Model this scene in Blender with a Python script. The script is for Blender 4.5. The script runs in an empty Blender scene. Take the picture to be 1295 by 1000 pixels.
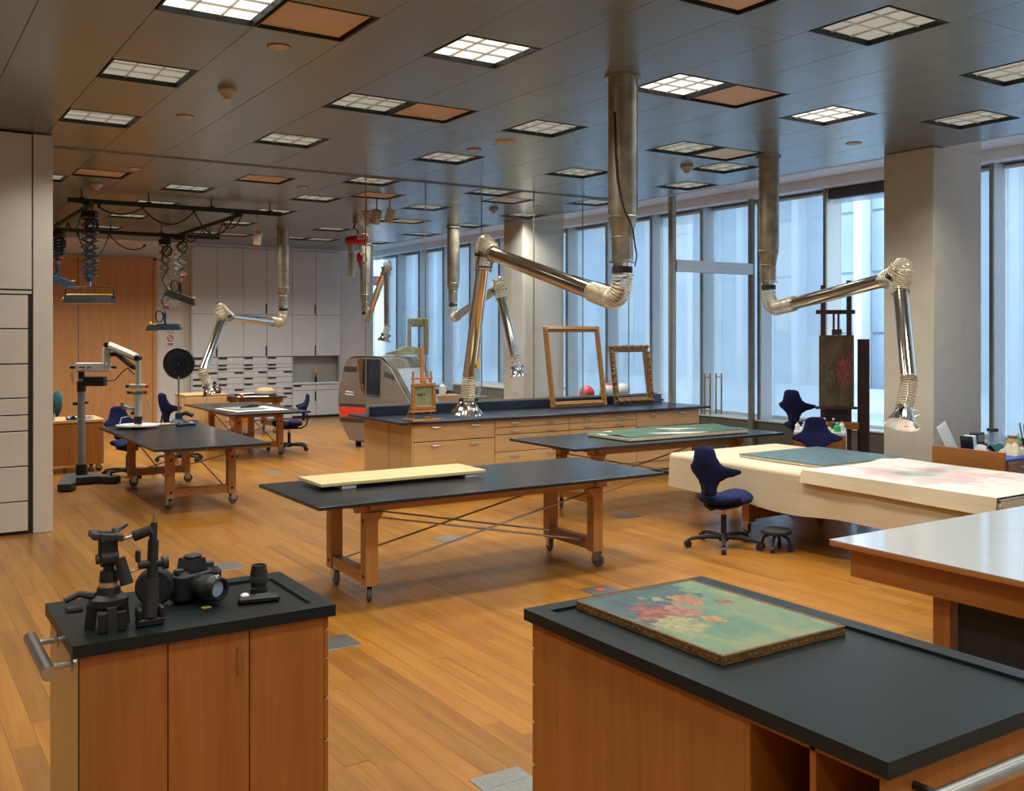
import bpy, bmesh, math, random
from mathutils import Vector, Matrix, Euler
sc = bpy.context.scene
COL = sc.collection
RND = random.Random(11)
PI = math.pi
rad = math.radians

# ------------------------------------------------------------------ camera, sky, exposure
cd = bpy.data.cameras.new('camera')
cam = bpy.data.objects.new('camera', cd); COL.objects.link(cam)
cam.location = (0, 0, 2.0); cam.rotation_euler = (rad(90), 0, rad(-33))
cd.sensor_fit = 'HORIZONTAL'; cd.sensor_width = 36; cd.lens = 36*1241/1295
cd.shift_y = -78/1295; cd.clip_start = .05; cd.clip_end = 300
sc.camera = cam
sc.view_settings.view_transform = 'Standard'; sc.view_settings.look = 'None'
sc.view_settings.exposure = 0.0; sc.view_settings.gamma = 1.0
sc.view_settings.use_curve_mapping = False
sc.cycles.max_bounces = 8; sc.cycles.transparent_max_bounces = 24
sc.cycles.diffuse_bounces = 4; sc.cycles.glossy_bounces = 4; sc.cycles.transmission_bounces = 4
sc.cycles.use_denoising = True; sc.cycles.sample_clamp_indirect = 6.0
sc.cycles.caustics_reflective = False; sc.cycles.caustics_refractive = False
SKY = 4.0
w = bpy.data.worlds.new('sky'); sc.world = w; w.use_nodes = True
bg = w.node_tree.nodes['Background']
bg.inputs[0].default_value = (.68, .81, .96, 1); bg.inputs[1].default_value = SKY
LAMP_W = 12.0            # power of each ceiling fixture
LAMP_COL = (1.0, .965, .89)

# ------------------------------------------------------------------ materials
MATS = {}
def nm(name):
    m = bpy.data.materials.new(name); m.use_nodes = True; MATS[name] = m
    nt = m.node_tree; return m, nt, nt.nodes['Principled BSDF']
def setp(b, rough=.5, metal=0, spec=None, coat=0, trans=0, sheen=0):
    b.inputs['Roughness'].default_value = rough; b.inputs['Metallic'].default_value = metal
    if spec is not None: b.inputs['Specular IOR Level'].default_value = spec
    if coat: b.inputs['Coat Weight'].default_value = coat; b.inputs['Coat Roughness'].default_value = .12
    if trans: b.inputs['Transmission Weight'].default_value = trans
    if sheen: b.inputs['Sheen Weight'].default_value = sheen
def ramp(nt, fac, stops):
    r = nt.nodes.new('ShaderNodeValToRGB'); e = r.color_ramp.elements
    while len(e) < len(stops): e.new(.5)
    for i, (p, c) in enumerate(stops):
        e[i].position = p; e[i].color = (*c, 1)
    nt.links.new(fac, r.inputs[0]); return r.outputs[0]
def noise(nt, vec, scale, detail=3, rough=.5, dist=0):
    n = nt.nodes.new('ShaderNodeTexNoise'); n.inputs['Scale'].default_value = scale
    n.inputs['Detail'].default_value = detail; n.inputs['Roughness'].default_value = rough
    n.inputs['Distortion'].default_value = dist
    if vec is not None: nt.links.new(vec, n.inputs['Vector'])
    return n.outputs['Fac']
def coords(nt, kind='Object', scale=(1, 1, 1), loc=(0, 0, 0)):
    if kind == 'World':
        g = nt.nodes.new('ShaderNodeNewGeometry'); out = g.outputs['Position']
    else:
        t = nt.nodes.new('ShaderNodeTexCoord'); out = t.outputs[kind]
    mp = nt.nodes.new('ShaderNodeMapping'); mp.inputs['Scale'].default_value = scale
    mp.inputs['Location'].default_value = loc
    nt.links.new(out, mp.inputs[0]); return mp.outputs[0]
def math_(nt, op, a, b=None):
    n = nt.nodes.new('ShaderNodeMath'); n.operation = op
    for i, v in enumerate((a, b)):
        if v is None: continue
        if isinstance(v, (int, float)): n.inputs[i].default_value = v
        else: nt.links.new(v, n.inputs[i])
    return n.outputs[0]
def bump(nt, b, h, strength=.1, dist=.01):
    n = nt.nodes.new('ShaderNodeBump'); n.inputs['Strength'].default_value = strength
    n.inputs['Distance'].default_value = dist
    nt.links.new(h, n.inputs['Height']); nt.links.new(n.outputs[0], b.inputs['Normal'])
def pm(name, col, rough=.5, metal=0, var=.08, scale=6, bmp=0, **k):
    """plain procedural material: colour broken up by noise"""
    m, nt, b = nm(name); setp(b, rough, metal, **k)
    v = coords(nt, 'World')
    f = noise(nt, v, scale, 4)
    a = tuple(max(0, c*(1-var)) for c in col); z = tuple(min(1, c*(1+var)) for c in col)
    nt.links.new(ramp(nt, f, [(.3, a), (.7, z)]), b.inputs['Base Color'])
    if bmp: bump(nt, b, noise(nt, v, scale*12, 3), bmp, .004)
    return m
def wood(name, axis, dark, mid, light, rough=.38, coat=.15, k=1.0, var=0.0):
    m, nt, b = nm(name); setp(b, rough, coat=coat)
    s = [14*k, 14*k, 14*k]; s['xyz'.index(axis)] = .7*k
    g = nt.nodes.new('ShaderNodeNewGeometry'); oi = nt.nodes.new('ShaderNodeObjectInfo')
    rnd = math_(nt, 'FRACT', math_(nt, 'ADD', g.outputs['Random Per Island'], oi.outputs['Random']))
    cmb = nt.nodes.new('ShaderNodeCombineXYZ')
    for i, q in enumerate((31.7, 17.3, 23.1)): nt.links.new(math_(nt, 'MULTIPLY', rnd, q), cmb.inputs[i])
    va = nt.nodes.new('ShaderNodeVectorMath'); va.operation = 'ADD'
    nt.links.new(g.outputs['Position'], va.inputs[0]); nt.links.new(cmb.outputs[0], va.inputs[1])
    mp = nt.nodes.new('ShaderNodeMapping'); mp.inputs['Scale'].default_value = s
    nt.links.new(va.outputs[0], mp.inputs[0])
    f1 = noise(nt, mp.outputs[0], 1.2, 4, .6, .6); f2 = noise(nt, mp.outputs[0], 7, 3, .6)
    f = math_(nt, 'ADD', math_(nt, 'MULTIPLY', f1, .72), math_(nt, 'MULTIPLY', f2, .28))
    c = ramp(nt, f, [(.30, dark), (.5, mid), (.70, light)])
    if var:
        mx = nt.nodes.new('ShaderNodeMix'); mx.data_type = 'RGBA'; mx.blend_type = 'MULTIPLY'
        mx.inputs[0].default_value = 1.0
        vr = ramp(nt, rnd, [(0, (1-var,)*3), (.5, (1, 1, 1)), (1, (1+var*.55, 1+var*.5, 1+var*.4))])
        nt.links.new(c, mx.inputs['A']); nt.links.new(vr, mx.inputs['B']); c = mx.outputs['Result']
    nt.links.new(c, b.inputs['Base Color'])
    bump(nt, b, f2, .04, .003)
    return m
OAK = ((.222, .078, .0075), (.305, .125, .0135), (.38, .174, .023))
wood('floor_oak', 'y', *OAK, rough=.34, coat=.25, k=.9, var=.20)
BEECH = ((.275, .090, .016), (.34, .120, .023), (.395, .150, .032))
for a in 'xyz': wood('beech_'+a, a, *BEECH, rough=.42, coat=.12)
BIRCH = ((.38, .165, .045), (.45, .205, .060), (.51, .245, .078))
for a in 'xyz': wood('birch_'+a, a, *BIRCH, rough=.42, coat=.12)
MAPLE = ((.55, .32, .125), (.62, .38, .165), (.68, .43, .20))
for a in 'xz': wood('maple_'+a, a, *MAPLE, rough=.42, coat=.1)
wood('door_wood', 'z', (.50, .235, .085), (.58, .29, .11), (.64, .33, .135), rough=.45)
wood('shelf_dark', 'z', (.035, .012, .006), (.05, .017, .009), (.07, .025, .012))
wood('easel_wood', 'z', (.035, .010, .010), (.055, .016, .016), (.08, .024, .022), rough=.35)
wood('pine_board', 'x', (.44, .35, .15), (.51, .42, .20), (.56, .47, .25), rough=.6, coat=0)
wood('small_easel_wood', 'z', (.40, .16, .035), (.5, .21, .05), (.58, .27, .07))
pm('epoxy_black', (.007, .0125, .0125), .36, var=.15, scale=3, spec=.3)
pm('epoxy_blue', (.012, .018, .034), .3, var=.1, scale=3)
pm('table_top_black', (.012, .0145, .0165), .27, var=.15, scale=2.5, spec=.45)
pm('gloss_white', (.42, .44, .44), .10, var=.02, spec=.7)
pm('gloss_steel_blue', (.55, .60, .70), .22, .6, var=.08, scale=2)
pm('white_drawer', (.66, .58, .50), .5, var=.03)
pm('easel_light', (.30, .13, .08), .45, var=.15, scale=5)
pm('hose_wire', (.72, .62, .46), .35, .3, var=.05)
pm('capsule_roof', (.60, .54, .47), .17, .95, var=.05, scale=3)
pm('white_paint', (.60, .60, .58), .55, var=.03)
pm('wall_white', (.66, .64, .61), .8, var=.03, bmp=.05)
pm('cabinet_white', (.60, .63, .64), .5, var=.025)
pm('cabinet_ivory', (.58, .54, .47), .5, var=.03)
pm('column_cream', (.56, .51, .42), .75, var=.04, bmp=.05)
pm('soffit_white', (.82, .86, .90), .8, var=.03)
pm('dark_gap', (.012, .012, .012), .7)
pm('black_plastic', (.012, .012, .013), .45, var=.2, scale=20)
pm('black_metal', (.009, .009, .009), .5, .1, var=.2, scale=12)
pm('black_rubber', (.014, .014, .015), .75, var=.2, scale=20)
pm('grey_rubber', (.10, .10, .10), .6, var=.15)
pm('charcoal', (.030, .032, .034), .6, var=.1)
pm('mullion_white', (.74, .76, .77), .45, var=.02)
pm('mullion_dark', (.27, .26, .215), .45, .2, var=.1)
pm('sill_grey', (.17, .16, .135), .6, .2, var=.08)
pm('steel', (.55, .54, .51), .28, 1, var=.1, scale=15)
pm('chrome', (.72, .71, .69), .12, 1, var=.05)
pm('brushed_steel', (.50, .49, .46), .3, 1, var=.08, scale=30)
pm('polished_aluminium', (.78, .74, .67), .11, 1, var=.06, scale=4)
pm('duct_zinc', (.36, .32, .235), .38, .85, var=.28, scale=9)
pm('capsule_steel', (.50, .43, .36), .33, .75, var=.06, scale=3)
pm('capsule_dark', (.17, .15, .13), .3, .8, var=.1)
pm('red_paint', (.42, .012, .018), .4, var=.15)
pm('red_bright', (.75, .06, .03), .45, var=.1)
pm('pink_red', (.62, .05, .06), .4, var=.05)
pm('yellow_plastic', (.62, .38, .02), .45, var=.1)
pm('blue_fabric', (.010, .014, .066), .9, var=.25, scale=60, bmp=.2, spec=.2)
pm('blue_metal', (.012, .045, .085), .5, .1, var=.2, scale=20)
pm('scope_white', (.55, .55, .50), .4, var=.05)
pm('scope_grey', (.30, .31, .31), .35, .4, var=.08)
pm('white_plastic', (.72, .72, .70), .4, var=.03)
pm('cream_plastic', (.55, .45, .33), .45, var=.05)
pm('tan_and_reflection', (.60, .46, .36), .55, .0, var=.06, scale=2)  # on the ceiling air panels this tan is the floor's reflection, painted in
pm('paper_white', (.70, .68, .63), .85, var=.03)
pm('brass', (.60, .42, .16), .28, 1, var=.1)
pm('cork', (.42, .30, .16), .7, var=.2, scale=80)
pm('green_glass', (.05, .45, .09), .2, var=.1)
pm('teal_cloth', (.02, .12, .13), .85, var=.3, scale=20)
pm('cream_cloth', (.62, .55, .42), .9, var=.15, scale=20, bmp=.2)
pm('blue_sheet', (.05, .12, .42), .6, var=.08)
pm('grey_box', (.22, .22, .21), .6, var=.06)
pm('cardboard', (.42, .27, .14), .8, var=.08)
pm('floor_steel', (.36, .36, .34), .35, .9, var=.1, scale=40)
pm('louver_white', (.80, .80, .74), .25, .3, var=.03)
pm('niche_grey', (.33, .34, .31), .35, var=.05)
pm('facade_white', (.74, .77, .80), .6, var=.03)
pm('facade_band', (.46, .53, .58), .6, var=.05)
pm('facade_glass', (.30, .40, .50), .25, var=.10, scale=.5)
pm('facade_glass_pale', (.40, .50, .58), .3, var=.08, scale=.6)
pm('facade_tan', (.62, .60, .55), .7, var=.1)
pm('street', (.35, .37, .4), .9, var=.1)
pm('shade_roll_dark', (.05, .055, .06), .7, var=.1)

def ceiling_mat():
    m, nt, b = nm('ceiling_metal'); setp(b, .27, .38)
    v = coords(nt, 'World', (3.0, .35, 1))
    f = noise(nt, v, 1.1, 3)
    nt.links.new(ramp(nt, f, [(.3, (.185, .245, .285)), (.7, (.21, .270, .31))]), b.inputs['Base Color'])
ceiling_mat()
def clear_mat(name, tint, gloss_rough=.02, ior=1.45, base_mix=0.0, base=(1, 1, 1)):
    """thin clear sheet: transparent, with fresnel gloss and an optional hazy share"""
    m = bpy.data.materials.new(name); m.use_nodes = True; MATS[name] = m; nt = m.node_tree
    for n in list(nt.nodes): nt.nodes.remove(n)
    out = nt.nodes.new('ShaderNodeOutputMaterial')
    tr = nt.nodes.new('ShaderNodeBsdfTransparent'); tr.inputs[0].default_value = (*tint, 1)
    gl = nt.nodes.new('ShaderNodeBsdfGlossy'); gl.inputs['Roughness'].default_value = gloss_rough
    lw = nt.nodes.new('ShaderNodeLayerWeight'); lw.inputs[0].default_value = .5
    f0 = ((ior-1)/(ior+1))**2
    fr = math_(nt, 'ADD', math_(nt, 'MULTIPLY', math_(nt, 'POWER', lw.outputs['Facing'], 5.0), 1-f0), f0)
    mx = nt.nodes.new('ShaderNodeMixShader')
    nt.links.new(fr, mx.inputs[0]); nt.links.new(tr.outputs[0], mx.inputs[1]); nt.links.new(gl.outputs[0], mx.inputs[2])
    last = mx.outputs[0]
    if base_mix:
        df = nt.nodes.new('ShaderNodeBsdfDiffuse'); tl = nt.nodes.new('ShaderNodeBsdfTranslucent')
        f = noise(nt, coords(nt, 'World', (1, 1, 1)), 3, 3)
        c = ramp(nt, f, [(.2, tuple(q*.94 for q in base)), (.8, base)])
        nt.links.new(c, df.inputs[0]); nt.links.new(c, tl.inputs[0])
        m2 = nt.nodes.new('ShaderNodeMixShader'); m2.inputs[0].default_value = .6
        nt.links.new(df.outputs[0], m2.inputs[1]); nt.links.new(tl.outputs[0], m2.inputs[2])
        m3 = nt.nodes.new('ShaderNodeMixShader'); m3.inputs[0].default_value = base_mix
        nt.links.new(last, m3.inputs[1]); nt.links.new(m2.outputs[0], m3.inputs[2]); last = m3.outputs[0]
    nt.links.new(last, out.inputs[0]); return m
clear_mat('pane_glass', (.93, .97, .98))
clear_mat('partition_glass', (.95, .97, .97), ior=1.5)
clear_mat('sheer_shade', (.95, .97, 1.0), .6, 1.02, .55, (.76, .84, .90))
clear_mat('clear_hose', (.93, .90, .84), .12, 1.6, .14, (.80, .72, .58))
clear_mat('clear_bottle', (.9, .95, .97), .05, 1.5, .25, (.8, .85, .88))
def emit(name, col, s):
    m, nt, b = nm(name); b.inputs['Base Color'].default_value = (.30, .31, .29, 1)
    f = noise(nt, coords(nt, 'World'), 9, 2)
    nt.links.new(ramp(nt, f, [(.3, tuple(c*.9 for c in col)), (.7, col)]), b.inputs['Emission Color'])
    b.inputs['Emission Strength'].default_value = s
emit('lamp_bright', (1, .97, .86), 1.25)
emit('lamp_dim', (.93, 1, .86), .30)
emit('exit_red', (1, .12, .08), .8)
def canvas(name, base_stops, blobs, scale=3.0, rough=.45):
    """painted canvas: soft ground colours with blobs of paint laid over (Generated coords)"""
    m, nt, b = nm(name); setp(b, rough)
    v = coords(nt, 'Generated'); f = noise(nt, v, scale, 6, .6, 1.2)
    cur = ramp(nt, f, base_stops)
    for i, (cx, cy, r, stops, sc_) in enumerate(blobs):
        mp = nt.nodes.new('ShaderNodeVectorMath'); mp.operation = 'DISTANCE'
        sep = nt.nodes.new('ShaderNodeSeparateXYZ'); nt.links.new(v, sep.inputs[0])
        cb = nt.nodes.new('ShaderNodeCombineXYZ'); nt.links.new(sep.outputs[0], cb.inputs[0]); nt.links.new(sep.outputs[1], cb.inputs[1])
        nt.links.new(cb.outputs[0], mp.inputs[0]); mp.inputs[1].default_value = (cx, cy, 0)
        dd = math_(nt, 'ADD', mp.outputs['Value'], math_(nt, 'MULTIPLY', math_(nt, 'SUBTRACT', noise(nt, v, 9+i, 4), .5), .35*r/.15))
        k = nt.nodes.new('ShaderNodeMapRange'); nt.links.new(dd, k.inputs[0])
        k.inputs['From Min'].default_value = r*1.12; k.inputs['From Max'].default_value = r*.88
        mx = nt.nodes.new('ShaderNodeMix'); mx.data_type = 'RGBA'; nt.links.new(k.outputs[0], mx.inputs[0])
        nt.links.new(cur, mx.inputs['A'])
        nt.links.new(ramp(nt, noise(nt, v, sc_, 5, .6), stops), mx.inputs['B']); cur = mx.outputs['Result']
    nt.links.new(cur, b.inputs['Base Color']); bump(nt, b, noise(nt, v, 60, 3), .1, .002)
canvas('floral_canvas', [(.3, (0.061, 0.143, 0.094)), (.45, (0.094, 0.184, 0.109)), (.58, (0.173, 0.212, 0.104)), (.72, (0.259, 0.239, 0.114))],
       [(.15, .86, .34, [(.3, (.012, .03, .04)), (.7, (.05, .11, .11))], 7), (.62, .95, .20, [(.3, (.015, .035, .04)), (.7, (.06, .12, .11))], 7),
        (.25, .62, .15, [(.35, (0.144, 0.014, 0.016)), (.55, (0.216, 0.058, 0.040)), (.7, (0.324, 0.194, 0.086))], 16),
        (.62, .72, .10, [(.35, (0.216, 0.072, 0.036)), (.65, (0.374, 0.187, 0.086))], 18),
        (.20, .42, .14, [(.35, (0.173, 0.158, 0.058)), (.65, (0.346, 0.310, 0.158))], 26),
        (.42, .58, .10, [(.35, (0.187, 0.050, 0.036)), (.65, (0.331, 0.180, 0.115))], 20),
        (.46, .40, .055, [(.35, (0.259, 0.094, 0.022)), (.65, (0.418, 0.230, 0.072))], 20),
        (.80, .60, .05, [(.35, (0.144, 0.036, 0.036)), (.65, (0.288, 0.115, 0.072))], 20)])
canvas('green_relief', [(.3, (0.010, 0.037, 0.021)), (.45, (0.028, 0.093, 0.060)), (.60, (0.070, 0.136, 0.078)), (.74, (0.238, 0.186, 0.108))], [], 13)
canvas('gilt_old', [(.3, (.03, .014, .005)), (.5, (.12, .055, .014)), (.7, (.34, .19, .055))], [], 14, .38)
canvas('green_gilt', [(.3, (.05, .05, .015)), (.5, (.16, .15, .05)), (.7, (.36, .32, .14))], [], 9, .5)
canvas('gilt_carved', [(.3, (.07, .03, .01)), (.5, (.23, .105, .03)), (.7, (.44, .26, .085))], [], 14, .38)
canvas('gilt_warm', [(.3, (.22, .085, .018)), (.5, (.36, .16, .035)), (.7, (.52, .27, .07))], [], 9, .33)
canvas('dark_floral', [(.3, (.045, .03, .016)), (.5, (.10, .065, .03)), (.7, (.15, .11, .055))],
       [(.72, .5, .22, [(.4, (.16, .02, .015)), (.65, (.30, .10, .07))], 14), (.3, .4, .16, [(.4, (.06, .05, .025)), (.65, (.16, .13, .07))], 14)])
canvas('blue_green_canvas', [(.3, (.045, .085, .095)), (.5, (.075, .13, .135)), (.7, (.12, .18, .17))], [], 12)
canvas('pink_paper', [(.3, (.60, .56, .49)), (.6, (.56, .53, .49)), (.7, (.54, .53, .52))],
       [(.38, .55, .30, [(.3, (.55, .36, .35)), (.55, (.56, .40, .38)), (.7, (.50, .42, .46))], 4),
        (.42, .60, .13, [(.4, (.34, .47, .38)), (.65, (.42, .50, .42))], 5), (.72, .40, .15, [(.4, (.56, .34, .33)), (.65, (.56, .42, .40))], 5)], 3, .9)
canvas('sea_canvas', [(.3, (.20, .22, .10)), (.5, (.26, .28, .14)), (.7, (.32, .33, .20))], [(.22, .60, .07, [(.4, (.02, .02, .015)), (.65, (.05, .04, .03))], 8), (.38, .61, .08, [(.4, (.02, .02, .015)), (.65, (.05, .04, .03))], 8), (.55, .60, .05, [(.4, (.02, .02, .015)), (.65, (.05, .04, .03))], 8), (.40, .42, .03, [(.4, (.02, .02, .015)), (.65, (.06, .04, .03))], 8)], 3)
canvas('brown_paper', [(.25, (.53, .44, .28)), (.5, (.58, .49, .33)), (.75, (.61, .53, .37))], [], 2.5, .8)

# ------------------------------------------------------------------ mesh helpers
class Th:
    """one thing: an Empty at its base that parents its parts"""
    def __init__(s, name, label, cat, loc=(0, 0, 0), rz=0, group=None, kind=None):
        o = bpy.data.objects.new(name, None); COL.objects.link(o)
        o.empty_display_size = .1
        o.location = loc; o.rotation_euler = (0, 0, rz)
        s.o = o; s.inv = (Matrix.Translation(Vector(loc)) @ Matrix.Rotation(rz, 4, 'Z')).inverted()
        tag(o, label, cat, group, kind)
def tag(o, label=None, cat=None, group=None, kind=None):
    if label: o['label'] = label
    if cat: o['category'] = cat
    if group: o['group'] = group
    if kind: o['kind'] = kind
    return o
class MB:
    def __init__(s, world_of=None):
        s.v = []; s.f = []; s.m = world_of.inv.copy() if world_of else Matrix()
    def add(s, vs, fs):
        o = len(s.v); s.v += [s.m @ Vector(p) for p in vs]; s.f += [[i+o for i in f] for f in fs]; return s
    def box(s, x0, x1, y0, y1, z0, z1, b=0.0):
        b = min(b, (x1-x0)*.45, (y1-y0)*.45, (z1-z0)*.45)
        if b <= 0:
            vs = [(x, y, z) for z in (z0, z1) for y in (y0, y1) for x in (x0, x1)]
            return s.add(vs, [(0, 2, 3, 1), (4, 5, 7, 6), (0, 1, 5, 4), (2, 6, 7, 3), (0, 4, 6, 2), (1, 3, 7, 5)])
        lo, hi = (x0, y0, z0), (x1, y1, z1); vs = []; ix = {}
        for c in range(8):
            sg = [(c >> a) & 1 for a in range(3)]
            for a in range(3):
                p = [(hi[q] if sg[q] else lo[q]) + (0 if q == a else (-b if sg[q] else b)) for q in range(3)]
                ix[(c, a)] = len(vs); vs.append(p)
        fs = []
        for a in range(3):
            u, w_ = [q for q in range(3) if q != a]
            for sgn in (0, 1):
                cs = []
                for (i, j) in ((0, 0), (1, 0), (1, 1), (0, 1)):
                    cs.append((sgn << a) | (i << u) | (j << w_))
                fs.append([ix[(c, a)] for c in cs])
            for i in (0, 1):
                for j in (0, 1):
                    c0 = (i << u) | (j << w_); c1 = c0 | (1 << a)
                    fs.append([ix[(c0, u)], ix[(c1, u)], ix[(c1, w_)], ix[(c0, w_)]])
        for c in range(8): fs.append([ix[(c, 0)], ix[(c, 1)], ix[(c, 2)]])
        return s.add(vs, fs)
    def cbox(s, c, sx, sy, sz, rot=None, b=0.0):
        keep = s.m
        s.m = s.m @ Matrix.Translation(Vector(c)) @ (rot.to_4x4() if rot is not None else Matrix())
        s.box(-sx/2, sx/2, -sy/2, sy/2, -sz/2, sz/2, b); s.m = keep; return s
    def frame(s, p0, p1):
        d = (Vector(p1)-Vector(p0)); d.normalize()
        a = Vector((0, 0, 1)) if abs(d.z) < .95 else Vector((1, 0, 0))
        x = a.cross(d).normalized(); return x, d.cross(x)
    def cyl(s, p0, p1, r0, r1=None, n=14, caps=True):
        r1 = r0 if r1 is None else r1; x, y = s.frame(p0, p1); p0 = Vector(p0); p1 = Vector(p1); vs = []
        for p, r in ((p0, r0), (p1, r1)):
            for i in range(n):
                t = 2*PI*i/n; vs.append(p + x*math.cos(t)*r + y*math.sin(t)*r)
        fs = [(i, (i+1) % n, n+(i+1) % n, n+i) for i in range(n)]
        if caps: fs += [tuple(range(n))[::-1], tuple(range(n, 2*n))]
        return s.add(vs, fs)
    def tube(s, pts, r, n=8, caps=True, closed=False):
        P = [Vector(p) for p in pts]; N = len(P); rs = r if isinstance(r, (list, tuple)) else [r]*N
        T = []
        for i in range(N):
            if closed: t = P[(i+1) % N]-P[i-1]
            else: t = P[min(i+1, N-1)]-P[max(i-1, 0)]
            T.append(t.normalized() if t.length > 1e-9 else Vector((0, 0, 1)))
        a = Vector((0, 0, 1)) if abs(T[0].z) < .9 else Vector((1, 0, 0))
        x = a.cross(T[0]).normalized(); vs = []
        for i in range(N):
            x = (x - T[i]*x.dot(T[i])).normalized(); y = T[i].cross(x)
            for k in range(n):
                t = 2*PI*k/n; vs.append(P[i] + x*math.cos(t)*rs[i] + y*math.sin(t)*rs[i])
        M = N if closed else N-1
        fs = [(i*n+k, i*n+(k+1) % n, ((i+1) % N)*n+(k+1) % n, ((i+1) % N)*n+k) for i in range(M) for k in range(n)]
        if caps and not closed: fs += [tuple(range(n))[::-1], tuple(range((N-1)*n, N*n))]
        return s.add(vs, fs)
    def lathe(s, prof, n=24, o=(0, 0, 0), axis=(0, 0, 1), flute=0, nf=0):
        A = Vector(axis).normalized(); x, y = s.frame((0, 0, 0), A); o = Vector(o); vs = []
        for r, z in prof:
            for i in range(n):
                t = 2*PI*i/n; rr = r*(1+flute*math.cos(nf*t)) if flute else r
                vs.append(o + A*z + x*math.cos(t)*rr + y*math.sin(t)*rr)
        fs = [(j*n+i, j*n+(i+1) % n, (j+1)*n+(i+1) % n, (j+1)*n+i) for j in range(len(prof)-1) for i in range(n)]
        if prof[0][0] > 1e-4: fs.append(tuple(range(n))[::-1])
        if prof[-1][0] > 1e-4: fs.append(tuple(range((len(prof)-1)*n, len(prof)*n)))
        return s.add(vs, fs)
    def loft(s, rings, caps=True):
        n = len(rings[0]); vs = [p for r in rings for p in r]
        fs = [(j*n+i, j*n+(i+1) % n, (j+1)*n+(i+1) % n, (j+1)*n+i) for j in range(len(rings)-1) for i in range(n)]
        if caps: fs += [tuple(range(n))[::-1], tuple(range((len(rings)-1)*n, len(rings)*n))]
        return s.add(vs, fs)
    def prism(s, poly, h0, h1, ax='z'):
        def P(u, v, h): return {'z': (u, v, h), 'y': (u, h, v), 'x': (h, u, v)}[ax]
        n = len(poly); vs = [P(u, v, h) for h in (h0, h1) for u, v in poly]
        return s.add(vs, [tuple(range(n))[::-1], tuple(range(n, 2*n))] + [(i, (i+1) % n, n+(i+1) % n, n+i) for i in range(n)])
    def sph(s, c, r, n=12, m=8, sz=1.0):
        return s.lathe([(max(1e-5, r*math.sin(PI*j/m)), -r*sz*math.cos(PI*j/m)) for j in range(m+1)], n, c)
    def sheet(s, fn, nu, nv):
        vs = [fn(i/nu, j/nv) for j in range(nv+1) for i in range(nu+1)]
        return s.add(vs, [(j*(nu+1)+i, j*(nu+1)+i+1, (j+1)*(nu+1)+i+1, (j+1)*(nu+1)+i) for j in range(nv) for i in range(nu)])
    def build(s, name, mat, parent=None, smooth=32, fix=True):
        me = bpy.data.meshes.new(name); me.from_pydata([tuple(v) for v in s.v], [], s.f)
        if fix:
            bm = bmesh.new(); bm.from_mesh(me); bmesh.ops.recalc_face_normals(bm, faces=bm.faces); bm.to_mesh(me); bm.free()
        if smooth:
            for p in me.polygons: p.use_smooth = True
            me.set_sharp_from_angle(angle=rad(smooth))
        me.materials.append(MATS[mat])
        o = bpy.data.objects.new(name, me); COL.objects.link(o)
        if parent is not None: o.parent = parent.o if isinstance(parent, Th) else parent
        return o
def copy_tree(o, parent=None):
    c = o.copy(); COL.objects.link(c); c.parent = parent
    for ch in list(o.children): copy_tree(ch, c)
    return c
def struct(o, label=None): o['kind'] = 'structure'; return tag(o, label)
def fillet(a, b, c, r, n=10):
    a, b, c = Vector(a), Vector(b), Vector(c); u = (a-b).normalized(); v = (c-b).normalized()
    half = u.angle(v)/2; d = r/math.tan(half); d = min(d, (a-b).length*.9, (c-b).length*.9); r = d*math.tan(half)
    ctr = b + (u+v).normalized()*(r/math.sin(half)); p0 = b+u*d; p1 = b+v*d
    x = (p0-ctr).normalized(); tot = (p0-ctr).angle(p1-ctr); nrm = (p0-ctr).cross(p1-ctr).normalized(); y = nrm.cross(x)
    return [ctr + (x*math.cos(tot*i/n)+y*math.sin(tot*i/n))*r for i in range(n+1)]
def hang(a, b, sag, n=10):
    a, b = Vector(a), Vector(b)
    return [a.lerp(b, i/n) - Vector((0, 0, sag*4*(i/n)*(1-i/n))) for i in range(n+1)]

# ================================================================== THE SETTING
ZC = 4.016; XL, XR, YB, YF = -2.5, 12.3, -2.4, 22.4
# ---- floor: oak planks laid along y
sub = struct(MB().box(XL-.1, 12.8, YB-.1, 28, -.10, -.022).build('floor', 'dark_gap'))
PW = .127; planks = []
x = XL; i = 0
while x < 12.3:
    y = YB - RND.uniform(0, 2.0)
    while y < 27.4:
        L = RND.choice((1.5, 1.83, 2.13, 2.44)) + RND.uniform(-.08, .08)
        y0, y1 = max(y, YB), min(y+L, 27.4)
        if y1-y0 > .05: planks.append((x, min(x+PW, 12.3), y0, y1))
        y += L
    x += PW
CF = Vector((math.sin(rad(33)), math.cos(rad(33)), 0)); CR = Vector((math.cos(rad(33)), -math.sin(rad(33)), 0))
def seen(p):
    d = p[0]*CF.x + p[1]*CF.y
    if d < .5: return None
    return d if abs((p[0]*CR.x+p[1]*CR.y)/d) < .55 and 2.0/d*1241 < 600 else None
vis = []; rest = []
for q in planks:
    cx = (q[0]+q[1])/2; ds = [d for d in (seen((cx, q[2]+(q[3]-q[2])*t)) for t in (0, .25, .5, .75, 1)) if d]
    hidden = (q[0] < .45 and q[3] < 4.0) or (2.15 < cx < 3.15 and q[3] < 3.3 and q[2] > 1.5)
    vis.append((min(ds), q)) if ds and not hidden else rest.append(q)
vis.sort(key=lambda t: t[0]); rest += [q for _, q in vis[300:]]
pmesh = {}
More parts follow.
